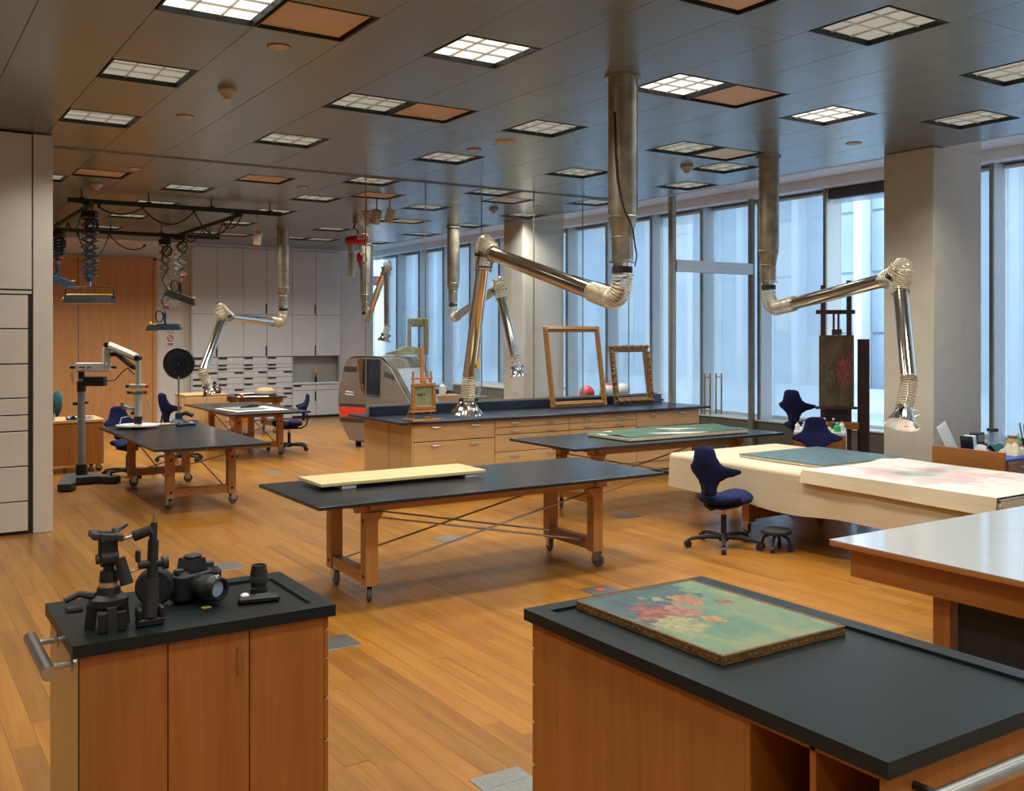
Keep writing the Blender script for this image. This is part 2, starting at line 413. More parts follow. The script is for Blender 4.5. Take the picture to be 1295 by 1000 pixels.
for _, (x0, x1, y0, y1) in vis[:300]:
    L = round(y1-y0, 2)
    if L not in pmesh:
        o = MB().box(-.5*PW+.0006, .5*PW-.0006, -L/2+.0006, L/2-.0006, -.022, 0).build('plank', 'floor_oak', sub, 0, False)
        pmesh[L] = o.data
    else:
        o = bpy.data.objects.new('plank', pmesh[L]); COL.objects.link(o); o.parent = sub
    o.location = ((x0+x1)/2, (y0+y1)/2, 0)
mb = MB()
for x0, x1, y0, y1 in rest: mb.box(x0+.0006, x1-.0006, y0+.0006, y1-.0006, -.022, 0)
tag(mb.build('far_planks', 'floor_oak', sub, 0, False), kind='stuff')

# ---- ceiling: backing slab, metal panels in strips along y with square openings
MODX = .6267; X0C = 1.457
BRIGHT = [(0, 6.02), (1, 6.02), (2, 5.97), (3, 6.03)]
DIM = [(0, 7.93), (0, 9.83), (0, 13.9), (1, 7.93), (1, 9.86), (1, 13.9), (1, 15.78), (1, 17.72), (2, 4.1), (2, 7.93), (2, 9.87),
       (2, 11.92), (2, 13.9), (2, 15.76), (2, 17.78), (2, 19.85), (3, 4.22), (3, 7.95), (3, 9.88), (3, 11.92), (3, 13.92),
       (3, 15.8), (3, 17.82), (3, 19.88), (4, 9.93), (4, 12.0), (4, 13.93), (4, 15.8), (4, 17.72), (4, 19.9), (3.67, 5.41), (3.67, 8.61)]
DIM += [(0, 15.8), (0, 17.75), (0, 19.85), (1, 19.85)]  # mostly unseen lights, added to brighten the far left
DIM += [(k, y) for k in (-1, 0, 1, 2, 3) for y in (2.2, .25, -1.7)] + [(-1, 6.0), (-1, 8.0), (-1, 4.1), (0, 4.1), (1, 4.12-2*.0)]
DIM.remove((1, 4.12)); DIM += [(1, 4.12)]
REFLECT_TAN = [(.333, 6.02), (1.333, 7.93), (2.333, 5.97), (1.333, 4.12), (1.333, 12.52), (.333, 13.2), (2.333, 13.1), (2.333, 19.85)]
PALE = [(3.333, 7.95), (3.333, 12.5), (3.333, 15.8), (3.333, 19.88)]
def colx(k): return 1.770 + 1.88*k
FIX = [(colx(k), y, t) for lst, t in ((BRIGHT, 'b'), (DIM, 'd'), (REFLECT_TAN, 't'), (PALE, 'p')) for k, y in lst]
ceil_ = struct(MB().box(XL-.1, 9.7, YB-.1, YF+.1, 4.30, 4.36).build('ceiling', 'dark_gap'))
edges = [X0C + MODX*i for i in range(-7, 14)]; edges = [XL] + [e for e in edges if XL+.1 < e < 9.65] + [9.69]
FS = .306
for a, b in zip(edges[:-1], edges[1:]):
    c = (a+b)/2
    cuts = sorted((y-FS-.004, y+FS+.004) for (fx, y, t) in FIX if abs(fx-c) < .3)
    cuts.append((11.50, 11.56)); cuts.sort()
    y = YB; spans = []
    for c0, c1 in cuts:
        if c0 > y: spans.append((y, c0))
        y = max(y, c1)
    spans.append((y, YF))
    for s0, s1 in spans:
        n = max(1, math.ceil((s1-s0)/2.6))
        for k in range(n):
            p0 = s0+(s1-s0)*k/n; p1 = s0+(s1-s0)*(k+1)/n
            MB().box(a+.0016, b-.0016, p0+.001, p1-.001, ZC, ZC+.025, .002).build('ceiling_panel', 'ceiling_metal', ceil_, 0, False)
struct(MB().box(XL, 9.69, 11.505, 11.555, ZC+.004, ZC+.03).box(XL, 9.69, 11.500, 11.508, ZC-.012, ZC+.01).box(XL, 9.69, 11.552, 11.56, ZC-.012, ZC+.01).build('trim_1', 'mullion_dark'), 'dark ceiling track across the metal ceiling')
struct(MB().box(9.70, 9.74, YB, 27.4, ZC-.004, 4.42).box(9.74, 12.3, YB, 27.4, 4.38, 4.44).box(12.12, 12.34, YB, 27.4, 4.24, 4.38).build('trim_2', 'soffit_white'), 'white raised soffit along the windows')
# ---- walls
struct(MB().box(XL-.15, XL, YB-.1, YF, 0, 4.3).build('wall_left', 'wall_white'))
struct(MB().box(XL-.15, 12.7, YB-.25, YB-.1, 0, 4.44).build('wall_near', 'wall_white'))
struct(MB().box(XL-.15, 10.42, YF, YF+.15, 0, 4.3).box(9.70, 10.42, YF, YF+.15, 4.3, 4.44).build('wall_far', 'wall_white'))
struct(MB().box(10.35, 12.7, 27.4, 27.55, 0, 4.44).build('wall_alcove', 'wall_white'))
struct(MB().box(10.27, 10.42, YF+.15, 27.4, 0, 4.44).build('wall_alcove_side', 'wall_white'))
struct(MB().box(XL, 10.42, YF-.16, YF, 3.965, ZC-.001).build('trim_3', 'soffit_white'), 'pale bulkhead over the far cabinets')
for i, yc in enumerate((6.37, 14.33)):
    struct(MB().box(9.53, 10.42, yc, yc+.62, 0, ZC-.003, .008).box(9.75, 10.42, yc, yc+.62, ZC-.003, 4.378).build('column_%d' % (i+1), 'column_cream'),
           ('cream square column beside the table covered in brown paper', 'cream square column behind the glass partition')[i])
# ---- window wall
WP = 1.349; W0 = 7.388
wl = struct(MB().box(12.30, 12.42, YB, 27.4, 0, .55).box(12.66, 12.9, YB, 27.4, -.3, .50).box(12.34, 12.9, YB, 27.4, 4.25, 4.6).build('wall_right', 'sill_grey'))
for k in range(-7, 15): MB().box(12.285, 12.3, W0+WP*k+.006, W0+WP*(k+1)-.006, .06, .53, .003).build('panel', 'sill_grey', wl)
struct(MB().box(12.27, 12.72, YB, 27.4, .55, .575, .004).build('trim_4', 'mullion_white'), 'white window sill')
n = 0
for k in range(-7, 15):
    y0 = W0+WP*k; n += 1
    if y0+WP > 27.3: break
    m = MB().box(12.33, 12.68, y0-.03, y0+.03, .575, 4.25, .004); fr = m.build('window_%d' % n, 'mullion_white')
    struct(fr)
    MB().box(12.30, 12.33, y0-.026, y0+.026, .575, 4.25, .004).build('mullion_cap', 'mullion_dark', fr)
    MB().box(12.645, 12.655, y0+.03, y0+WP-.03, .575, 4.25).build('glass_pane', 'pane_glass', fr)
    MB().box(12.61, 12.68, y0+.03, y0+WP-.03, .575, .62, .003).box(12.61, 12.68, y0+.03, y0+WP-.03, 4.2, 4.25, .003).build('frame', 'mullion_white', fr)
    up = k == 1
    if up:
        MB().box(12.34, 12.52, y0+.035, y0+WP-.035, 4.08, 4.25, .01).build('shade_housing', 'shade_roll_dark', fr)
        MB().box(12.43, 12.434, y0+.05, y0+WP-.05, 4.0, 4.09).build('roller_shade', 'sheer_shade', fr)
    else:
        MB().cyl((12.57, y0+.04, 4.215), (12.57, y0+WP-.04, 4.215), .03, n=10).build('shade_roller', 'mullion_white', fr)
        MB().box(12.598, 12.6, y0+.04, y0+WP-.04, .62, 4.2).build('roller_shade', 'sheer_shade', fr)
        MB().box(12.585, 12.605, y0+.04, y0+WP-.04, .622, .642, .004).build('hem_bar', 'mullion_white', fr)

# ---- glass partition on the island, with the pair of glass doors by the windows
PX = [5.259, 6.122, 6.990, 7.858, 8.728, 9.60, 10.44]
gp = struct(MB().box(5.26, 10.16, 11.515, 11.545, .953, 1.09).box(10.44, 10.52, 11.48, 11.58, 0, 4.378, .004).box(12.21, 12.27, 11.48, 11.58, .0, 4.378, .004).build('wall_partition', 'mullion_dark'), 'frameless glass partition with dark posts')
for a, b in zip(PX[:-1], PX[1:]):
    if a < 9.6: MB().box(a+.003, b-.003, 11.524, 11.536, 1.09, ZC-.006).build('glass_pane', 'partition_glass', gp)
    else:
        MB().box(a+.003, 9.70, 11.524, 11.536, 1.09, ZC-.006).build('glass_pane', 'partition_glass', gp)
        MB().box(9.744, b-.003, 11.524, 11.536, 1.09, 4.375).build('glass_pane', 'partition_glass', gp)
for xx in PX[:-1]: MB().box(xx-.0028, xx+.0028, 11.520, 11.540, 1.09, ZC-.006).build('glass_joint', 'mullion_dark', gp)
MB().box(10.52, 12.21, 11.46, 11.60, 2.98, 3.16, .004).box(10.52, 12.21, 11.45, 11.61, 3.065, 3.072).build('transom', 'mullion_white', gp)
MB().box(10.523, 12.207, 11.524, 11.536, 3.16, 4.375).build('glass_pane', 'partition_glass', gp)
for i, (a, b, hx) in enumerate(((10.53, 11.355, 11.24), (11.375, 12.20, 11.49))):
    d = struct(MB().box(a, b, 11.525, 11.540, .09, 2.965).build('door_%d' % (i+1), 'partition_glass'))
    MB().box(a, b, 11.505, 11.56, .008, .10, .003).build('bottom_rail', 'brushed_steel', d)
    h = MB()
    for yy in (11.47, 11.595): h.cyl((hx, yy, .70), (hx, yy, 1.36), .014, n=10)
    for zz in (.76, 1.30): h.cyl((hx, 11.47, zz), (hx, 11.595, zz), .010, n=8)
    h.build('door_handle', 'brass', d)

# ---- far wall: tall wooden doors
for i, (a, b) in enumerate(((1.6, 3.585), (3.61, 5.12))):
    d = struct(MB().box(a, b, YF-.05, YF-.001, .012, 3.60, .004).build('door_%d' % (i+3), 'door_wood'))
    MB().cyl((b-.1 if i == 0 else a+.1, YF-.09, 1.0), (b-.1 if i == 0 else a+.1, YF-.09, 1.2), .012, n=8).build('door_handle', 'steel', d)
struct(MB().box(1.5, 1.598, YF-.07, YF-.001, 0, 3.66).box(5.122, 5.20, YF-.07, YF-.001, 0, 3.66).box(1.5, 5.2, YF-.07, YF-.001, 3.602, 3.66).build('trim_5', 'door_wood'), 'wooden casing of the tall doors')

# ---- street and facade across, seen through the shades
struct(MB().box(12.9, 60, -40, 90, -14.2, -14).build('ground', 'street'))
FX = 27.0
bt = Th('office_building', 'pale glass office facade with white fins across the street', 'building', (FX, 30, -14))
MB(bt).box(FX+.3, FX+12, 4, 66, -14, 34).build('core', 'facade_band', bt)
yy = 5.0; i = 0
while yy < 62:
    MB(bt).box(FX-.25, FX+.3, yy-.15, yy+.15, -14, 34).build('fin', 'facade_white', bt)
    for j in range(-3, 6):
        for q in (0, 1):
            MB(bt).box(FX+.2, FX+.3, yy+.2+1.13*q, yy+1.28+1.13*q, j*2.0+.04, j*2.0+1.96, .01).build('window', ('facade_glass', 'facade_glass', 'facade_glass_pale', 'facade_glass', 'facade_tan')[(i*3+j*5+q*2) % 11 % 5], bt)
    yy += 2.6; i += 1
lb = Th('low_building', 'low white building with a flat ledge across the street', 'building', (20.5, 25, -14))
MB(lb).box(20.5, 25, 6, 60, -14, .05).build('wall', 'facade_band', lb)
MB(lb).box(20.3, 25.1, 6, 60, .05, .35, .03).build('ledge', 'facade_band', lb)
for k in range(14): MB(lb).box(20.42, 20.5, 7+k*3.6, 9+k*3.6, -3.0, -.7, .02).build('window', 'facade_glass', lb)

# ================================================================== CEILING FITTINGS
ROWNAME = {}
def fixture(kind, label, group):
    t = Th({'b': 'ceiling_light', 'd': 'ceiling_light', 't': 'ceiling_diffuser', 'p': 'ceiling_diffuser'}[kind], label,
           'light' if kind in 'bd' else 'vent', (0, 0, ZC), 0, group)
    m = MB(); a = FS
    for (x0, x1, y0, y1) in ((-a, a, -a, -a+.012), (-a, a, a-.012, a), (-a, -a+.012, -a+.012, a-.012), (a-.012, a, -a+.012, a-.012)):
        m.box(x0, x1, y0, y1, -.004, .08)
    m.build('housing', 'black_metal', t, 0)
    i = a-.014
    if kind in 'bd':
        m = MB(); w3 = 2*i/3
        for cx in (-w3, 0, w3):
            for cy in (-w3, 0, w3):
                r_ = w3/2-.004
                m.add([(cx-r_, cy-r_, .032), (cx+r_, cy-r_, .032), (cx+r_, cy+r_, .032), (cx-r_, cy+r_, .032), (cx-.035, cy-.035, .066), (cx+.035, cy-.035, .066), (cx+.035, cy+.035, .066), (cx-.035, cy+.035, .066)],
                      [(0, 1, 5, 4), (1, 2, 6, 5), (2, 3, 7, 6), (3, 0, 4, 7), (4, 5, 6, 7)])
        m.build('lamp_panel', 'lamp_bright' if kind == 'b' else 'lamp_dim', t, 0, False)
        MB().box(-i, i, -i, i, .07, .076).build('back_plate', 'louver_white', t, 0)
        for q in (-i/3, i/3):
            MB().prism([(q-.008, .038), (q+.008, .038), (q+.004, .022), (q-.004, .022)], -i, i, 'y').build('louver_blade', 'louver_white', t, 0)
            MB().prism([(q-.008, .038), (q+.008, .038), (q+.004, .022), (q-.004, .022)], -i, i, 'x').build('louver_blade', 'louver_white', t, 0)
    else:
        MB().box(-i+.012, i-.012, -i+.012, i-.012, .016, .03, .006).build('plate', 'tan_and_reflection' if kind == 't' else 'soffit_white', t)
    return t.o
LABEL = {'b': 'brightly lit square louvered light in the metal ceiling over the near tables',
         'd': 'dimmer square louvered light recessed in the grey metal ceiling',
         't': 'square air panel in the metal ceiling, floor reflection painted on in tan', 'p': 'pale grey square air panel in the metal ceiling'}
GRP = {'b': 'bright ceiling lights', 'd': 'dim ceiling lights', 't': 'ceiling panels with painted floor reflection', 'p': 'pale ceiling panels'}
proto = {}
for (fx, fy, t) in FIX:
    if t not in proto: o = proto[t] = fixture(t, LABEL[t], GRP[t])
    else: o = copy_tree(proto[t])
    o.location = (fx, fy, ZC)
    o['label'] = LABEL[t]
    nb = [q for (qx, qy, q) in FIX if abs(qy-fy) < .1 and abs(qx-fx-.6267) < .05 and q in 'tp']
    if t in 'bd' and nb:
        o['label'] = ('bright' if t == 'b' else 'dim')+' louvered ceiling light with a '+('tan' if nb[0] == 't' else 'pale grey')+' air panel against its side'
    if t == 'd' and fy > 11.6: o['label'] = o['label'].replace('recessed in the grey metal ceiling', 'in the ceiling beyond the dark track')
    if t in 'bd':
        ld = bpy.data.lights.new('ceiling_lamp', 'AREA'); ld.shape = 'SQUARE'; ld.size = .5
        ld.energy = LAMP_W*(1.5 if t == 'b' else 1.0)*(.55 if fy < 4.5 else (1.75 if fy > 11 else 1.0)); ld.color = LAMP_COL; ld.spread = rad(130)
        lo = bpy.data.objects.new('ceiling_lamp', ld); COL.objects.link(lo)
        lo.parent = o; lo.location = (0, 0, .003)
def downlight(x, y):
    t = Th('ceiling_speaker', 'small flush cream disc set in the metal ceiling', 'ceiling disc', (x, y, ZC), 0, 'flush ceiling discs')
    MB().lathe([(1e-5, -.012), (.055, -.012), (.072, -.006), (.075, 0)], 20).build('grille', 'cream_plastic', t)
    MB().lathe([(.075, -.004), (.082, -.004), (.082, .0)], 20).build('rim', 'black_metal', t)
for p in ((2.38, 6.67), (2.41, 9.28), (5.50, 9.23), (8.69, 6.74), (2.66, 12.55), (4.95, 12.9), (8.8, 12.8)): downlight(*p)
def smoke(x, y):
    t = Th('smoke_detector', 'cream stepped smoke detector under the metal ceiling', 'smoke detector', (x, y, ZC), 0, 'smoke detectors')
    MB().lathe([(.075, 0), (.08, -.02), (.07, -.04)], 20).build('base', 'cream_plastic', t)
    MB().lathe([(.05, -.04), (.05, -.06), (.032, -.062), (.03, -.082), (1e-5, -.085)], 20).build('sensor', 'cream_plastic', t)
for p in ((2.44, 8.07), (2.5, 14.1), (8.19, 8.75), (8.35, 13.4)): smoke(*p)
t = Th('ceiling_rose', 'flat orange-brown disc on the metal ceiling', 'ceiling disc', (5.55, 8.67, ZC))
MB().lathe([(.11, 0), (.10, -.012), (.03, -.014), (1e-5, -.03)], 20).build('disc', 'tan_and_reflection', t)

# ================================================================== BUILT-IN CABINETS
t = Th('storage_wall', 'ivory floor-to-ceiling storage wall with stacked drawers', 'cabinet', (-.5, 11.2, 0))
MB(t).box(XL, 1.326, 10.875, 11.49, 0, ZC-.016).build('body', 'dark_gap', t)
MB(t).box(1.330, 1.512, 10.855, 11.49, 0, ZC-.014, .004).build('end_pilaster', 'cabinet_ivory', t)
for c in range(7):
    x1 = 1.318 - c*.62; x0 = x1-.606
    if x0 < XL: break
    MB(t).box(x0, x1, 10.853, 10.875, 2.445, ZC-.02, .003).build('door', 'cabinet_ivory', t)
    zz = [2.39, 2.05, 1.70, 1.36, 1.19, 1.03, .68, .33, .03]
    for hi, lo in zip(zz[:-1], zz[1:]):
        MB(t).box(x0, x1-.035 if c == 0 else x1, 10.853, 10.875, lo+.006, hi-.006, .003).build('drawer', 'cabinet_ivory', t)
MB(t).box(XL, 1.318, 10.86, 10.875, 2.40, 2.43).build('rail', 'cabinet_ivory', t)

CX_ = [5.93, 6.49, 7.085, 7.64, 8.25, 8.84, 9.45]
rows = [1.46, 1.30, 1.215, 1.13, .995, .86, .74, .62, .48, .32, .12]
hpat = [0, 0, 0, 1, 0, 0, 1, 1, 0, 1]
ORD = ('first', 'second', 'third', 'fourth', 'fifth', 'sixth')
for c in range(6):
    a, b = CX_[c], CX_[c+1]
    lab = ('white tall cabinet with rows of shallow drawers, %s from the wooden doors' % ORD[c]) if c < 4 else ('white tall cabinet unit over the left half of the sink niche', 'white tall cabinet unit over the faucet end of the sink niche')[c-4]
    t = Th('tall_cabinet', lab, 'cabinet', ((a+b)/2, 22.3, 0), 0, 'white cabinets on the far wall')
    MB(t).box(a, b, 22.22, 22.399, 0 if c < 4 else 1.47, 3.96).build('body', 'dark_gap', t)
    if c == 0: MB(t).box(a-.018, a-.001, 22.2, 22.399, 0, 3.96, .002).build('side_panel', 'cabinet_white', t)
    for z0, z1, k in ((2.45, 3.955, 0), (1.475, 2.442, 1)):
        d = MB(t).box(a+.004, b-.004, 22.2, 22.22, z0, z1, .003).build('door', 'cabinet_white', t)
        if c % 2 == 0: MB(t).box(b-.035, b-.010, 22.185, 22.2, z0+.02, z0+.24).build('pull', 'black_metal', d)
    if c < 4:
        for r, (hi, lo) in enumerate(zip(rows[:-1], rows[1:])):
            d = MB(t).box(a+.004, b-.004, 22.2, 22.22, lo+.004, hi-.003, .003).build('drawer', 'cabinet_white', t)
            hx = b-.21 if hpat[r] else a+.02
            MB(t).box(hx, hx+.19, 22.187, 22.2, hi-.035, hi-.005).build('pull', 'black_metal', d)
            if hi-lo > .1: MB(t).box(a+.25, a+.33, 22.196, 22.2, hi-.07, hi-.03).build('label_holder', 'white_plastic', d)
        MB(t).box(a, b, 22.21, 22.22, .02, .115).build('plinth', 'cabinet_white', t)
t = Th('sink_unit', 'white sink base unit under the grey niche on the far wall', 'cabinet', (8.85, 22.3, 0))
MB(t).box(8.254, 9.446, 22.22, 22.399, 0, .80).build('body', 'dark_gap', t)
MB(t).box(8.254, 9.446, 22.18, 22.38, .80, .84, .004).build('counter', 'white_plastic', t)
MB(t).box(8.254, 9.446, 22.385, 22.399, .84, 1.47).box(8.254, 8.28, 22.22, 22.385, .84, 1.47).box(9.42, 9.446, 22.22, 22.385, .84, 1.47).build('niche', 'niche_grey', t)
for a, b, k in ((8.258, 8.84, 0), (8.85, 9.442, 1)):
    d = MB(t).box(a, b, 22.2, 22.22, .66, .795, .003).build('drawer', 'cabinet_white', t)
    if not k: MB(t).box(a+.02, a+.2, 22.187, 22.2, .755, .79).build('pull', 'black_metal', d)
    d = MB(t).box(a, b, 22.2, 22.22, .06, .65, .003).build('door', 'cabinet_white', t)
    if not k: MB(t).box(b-.035, b-.01, 22.187, 22.2, .4, .63).build('pull', 'black_metal', d)
t = Th('faucet', 'chrome swan-neck faucet in the sink niche', 'faucet', (9.10, 22.28, .84))
m = MB().cyl((0, 0, 0), (0, 0, .03), .025)
m.tube([(0, 0, .02), (0, 0, .30), (0, -.02, .37), (0, -.07, .38), (0, -.10, .33)], .010, 8); m.build('spout', 'chrome', t)
MB().cyl((.0, 0, .05), (.07, 0, .07), .008, n=8).build('lever', 'chrome', t)
t = Th('flower_vase', 'small dark bottle holding a yellow flower in the sink niche', 'vase', (8.86, 22.27, .84))
MB().lathe([(.03, 0), (.032, .1), (.012, .16), (.012, .2)], 12).build('bottle', 'black_plastic', t)
MB().sph((0, 0, .25), .045, 10, 6).build('flower', 'yellow_plastic', t)
# clock, sign
t = Th('wall_clock', 'round white wall clock on the far wall', 'clock', (5.56, 22.396, 2.76))
MB().lathe([(.21, 0), (.21, .03), (.19, .035), (.188, .025), (1e-5, .025)], 28, axis=(0, -1, 0)).build('case', 'white_plastic', t)
MB().lathe([(.225, 0), (.225, .036), (.208, .036), (.208, 0)], 28, axis=(0, -1, 0)).build('rim', 'steel', t)
m = MB()
for i in range(12):
    q = i*PI/6; m.cbox((.165*math.sin(q), -.027, .165*math.cos(q)), .012, .004, .03, Matrix.Rotation(q, 3, 'Y'))
m.build('hour_marks', 'black_plastic', t)
MB().cbox((.03, -.03, .045), .014, .004, .12, Matrix.Rotation(.6, 3, 'Y')).cbox((-.05, -.032, .03), .01, .004, .16, Matrix.Rotation(-1.0, 3, 'Y')).build('hands', 'black_plastic', t)
t = Th('safety_sign', 'small white sign with a red prohibition ring on the far wall', 'sign', (5.50, 22.397, 1.90))
MB().box(-.10, .10, -.008, 0, -.17, .08, .002).build('plate', 'white_plastic', t)
MB().tube([(.065*math.cos(q), -.012, .0+.065*math.sin(q)) for q in [i*PI/10 for i in range(20)]], .011, 6, closed=True).cbox((0, -.012, 0), .018, .006, .12, Matrix.Rotation(.8, 3, 'Y')).build('red_ring', 'pink_red', t)
MB().box(-.07, .07, -.011, -.008, -.135, -.115).box(-.05, .05, -.011, -.008, -.155, -.145).build('text_lines', 'charcoal', t)
t = Th('notice', 'small tan notice above the prohibition sign', 'sign', (5.50, 22.397, 2.08))
MB().box(-.07, .07, -.006, 0, -.06, .07, .002).build('plate', 'tan_and_reflection', t)
# exit sign in the alcove, hung from the soffit
t = Th('exit_sign', 'red exit sign hung beside the far windows', 'sign', (10.75, 22.9, 3.35))
MB().box(-.16, .16, -.02, .02, -.12, .12, .004).build('case', 'white_plastic', t)
MB().cyl((0, 0, .12), (0, 0, 1.03), .008, n=6).build('hanger', 'steel', t)
fc = bpy.data.curves.new('exit_text', 'FONT'); fc.body = 'EXIT'; fc.size = .15; fc.align_x = 'CENTER'; fc.align_y = 'CENTER'; fc.extrude = .002
fo = bpy.data.objects.new('tmp', fc); COL.objects.link(fo)
dg = bpy.context.evaluated_depsgraph_get(); me = bpy.data.meshes.new_from_object(fo.evaluated_get(dg))
bpy.data.objects.remove(fo); me.materials.clear(); me.materials.append(MATS['exit_red'])
o = bpy.data.objects.new('lettering', me); COL.objects.link(o); o.parent = t.o; o.location = (0, -.024, 0); o.rotation_euler = (PI/2, 0, 0)

# ================================================================== ISLAND
IX = [5.385, 6.53, 7.687, 8.84, 9.995]
cfg = [[(.705, .915), (.22, .695)], [(.82, .915), (.73, .812), (.51, .722), (.22, .502)], [(.82, .915), (.73, .812), (.51, .722), (.22, .502)], [(.705, .915), (.22, .695)]]
LABI = ('maple island cabinet at the free end below the small easel', 'maple island cabinet with four drawers under the hanging hood',
        'maple island cabinet with four drawers under the large gilt frame', 'maple island cabinet under the ornate frame next to the glass doors')
for c in range(4):
    a, b = IX[c], IX[c+1]
    t = Th('island_cabinet', LABI[c], 'cabinet', ((a+b)/2, 11.1, 0), 0, 'drawer cabinets of the island')
    MB(t).box(a+.002, b-.002, 10.47, 11.80, .1, .918).box(a+.002, b-.002, 10.52, 11.75, 0, .1).build('carcass', 'shelf_dark', t)
    for z0, z1 in cfg[c]:
        d = MB(t).box(a+.004, b-.004, 10.448, 10.47, z0, z1, .003).build('drawer', 'maple_x', t)
        for hx in ((a+.30, b-.30)):
            zc = z1-.045
            MB(t).tube([(hx-.06, 10.448, zc), (hx-.055, 10.425, zc), (hx+.055, 10.425, zc), (hx+.06, 10.448, zc)], .006, 6).build('pull', 'steel', d)
    MB(t).box(a+.004, b-.004, 10.455, 10.47, .102, .212).build('plinth', 'maple_x', t)
    if c == 0:
        MB(t).box(a-.022, a, 10.448, 11.055, 0, .918, .002).build('end_panel', 'maple_z', t)
        MB(t).box(a-.022, a, 11.075, 11.80, 0, .918, .002).build('end_panel', 'maple_z', t)
    if c == 3: MB(t).box(b, b+.02, 10.448, 11.80, 0, .918, .002).build('end_panel', 'maple_z', t)
t = Th('island_worktop', 'long dark blue-black worktop on the maple island', 'worktop', (7.7, 11.1, .92))
MB(t).box(5.19, 10.20, 10.40, 11.92, .92, .952, .006).build('slab', 'epoxy_blue', t)
MB(t).box(5.30, 10.16, 11.42, 11.51, .952, 1.072, .004).build('upstand', 'epoxy_blue', t)

# ================================================================== WORK TABLES
def caster(m_parent, x, y, ztop, rz, r=.058, wheel='grey_rubber'):
    c, s_ = math.cos(rz), math.sin(rz)
    o = MB(); o.m = Matrix.Translation((x, y, 0)) @ Matrix.Rotation(rz, 4, 'Z')
    o.box(-.04, .04, -.035, .035, ztop-.008, ztop)
    o.box(-.01, .055, -.026, -.020, r*.9, ztop-.008).box(-.01, .055, .020, .026, r*.9, ztop-.008)
    o.cyl((.03, -.03, r), (.03, .03, r), .009, n=8)
    c_ = o.build('caster', 'steel', m_parent)
    q = MB(); q.m = Matrix.Translation((x, y, 0)) @ Matrix.Rotation(rz, 4, 'Z')
    q.lathe([(.012, -.017), (r*.86, -.017), (r, -.010), (r, .010), (r*.86, .017), (.012, .017)], 18, (.03, 0, r), (0, 1, 0)).build('wheel', wheel, c_)
def work_table(label, loc, rz, L=3.16, W=1.26, h=.80, ix=.52, iy=.30, top='table_top_black'):
    t = Th('work_table', label, 'table', loc, rz, 'black topped work tables on casters')
    MB().box(-L/2, L/2, -W/2, W/2, h-.026, h, .003).build('table_top', top, t)
    lx, ly = L/2-ix, W/2-iy; zb = .135
    a = MB()
    for s_ in (-1, 1): a.box(-lx-.12, lx+.12, s_*ly-.02, s_*ly+.02, h-.125, h-.026, .003)
    for s_ in (-1, 1): a.box(s_*lx-.02, s_*lx+.02, -ly-.06, ly+.06, h-.110, h-.0265, .003)
    a.build('apron', 'birch_x', t)
    for sx in (-1, 1):
        for sy in (-1, 1):
            x, y = sx*lx, sy*ly
            g = MB().prism([(x-.05, zb), (x+.05, zb), (x+.05, h-.2), (x+.05+(.05 if sx < 0 else .0), h-.126), (x-.05-(.05 if sx > 0 else 0), h-.126), (x-.05, h-.2)], y-.045, y+.045, 'y')
            leg = g.build('leg', 'birch_z', t, 20)
            b_ = MB()
            for zz in (zb+.06, h-.19):
                b_.cyl((x+sx*.048, y, zz), (x+sx*.054, y, zz), .016, n=10)
            b_.build('bolt', 'black_metal', leg)
            caster(t.o, x, y, zb, RND.uniform(0, 6.28))
        MB().box(sx*lx-.04, sx*lx+.04, -ly+.045, ly-.045, zb+.005, zb+.10, .004).build('cross_beam', 'birch_y', t)
    for sy in (-1, 1):
        y = sy*(ly-.07)
        MB().cyl((-lx, y, zb+.07), (lx, y, h-.17), .008, n=8).build('brace_rod', 'steel', t)
        MB().cyl((-lx, y-.02*sy, h-.17), (lx, y-.02*sy, zb+.07), .008, n=8).build('brace_rod', 'steel', t)
    return t
work_table('black work table carrying a pale pine board', (4.15, 7.04, 0), 0)
work_table('black work table holding a green relief panel beside the island', (7.68, 8.82, 0), 0)
work_table('black work table under the microscope head', (3.17, 12.50, 0), PI/2, L=3.10, W=1.30, h=.75, ix=.55)
work_table('black work table with large cream papers laid on it', (5.26, 16.42, 0), PI/2, L=2.72, W=1.30, h=.75, ix=.62)
work_table('small black work table heaped with papers by the far drawers', (6.44, 19.5, 0), 0, L=.95, W=1.2, h=.75, ix=.14, iy=.2)

# ---- board on the first table
t = Th('pine_board', 'long pale pine board raised on two white blocks', 'board', (3.58, 7.28, .80))
MB().box(-.735, .735, -.235, .235, .03, .058, .004).build('board', 'pine_board', t)
for xx in (-.50, .60): MB().box(xx-.06, xx+.06, -.225, .2, .0, .03, .004).build('block', 'white_plastic', t)
# ---- relief on the second table
t = Th('relief_panel', 'green painted panel with broken cream edges lying flat', 'painting', (7.93, 8.78, .80))
MB().box(-.93, .93, -.39, .39, .006, .045, .006).build('panel', 'cream_cloth', t)
def hf(u, v):
    x, y = -.93+1.86*u, -.39+.78*v
    return (x, y, .046+.016*math.sin(9*u+3*v)*math.sin(7*v)+.010*math.sin(31*u*v+5*u) * (0 if u in (0, 1) or v in (0, 1) else 1)+.006)
MB().sheet(hf, 40, 18).build('relief', 'green_relief', t)

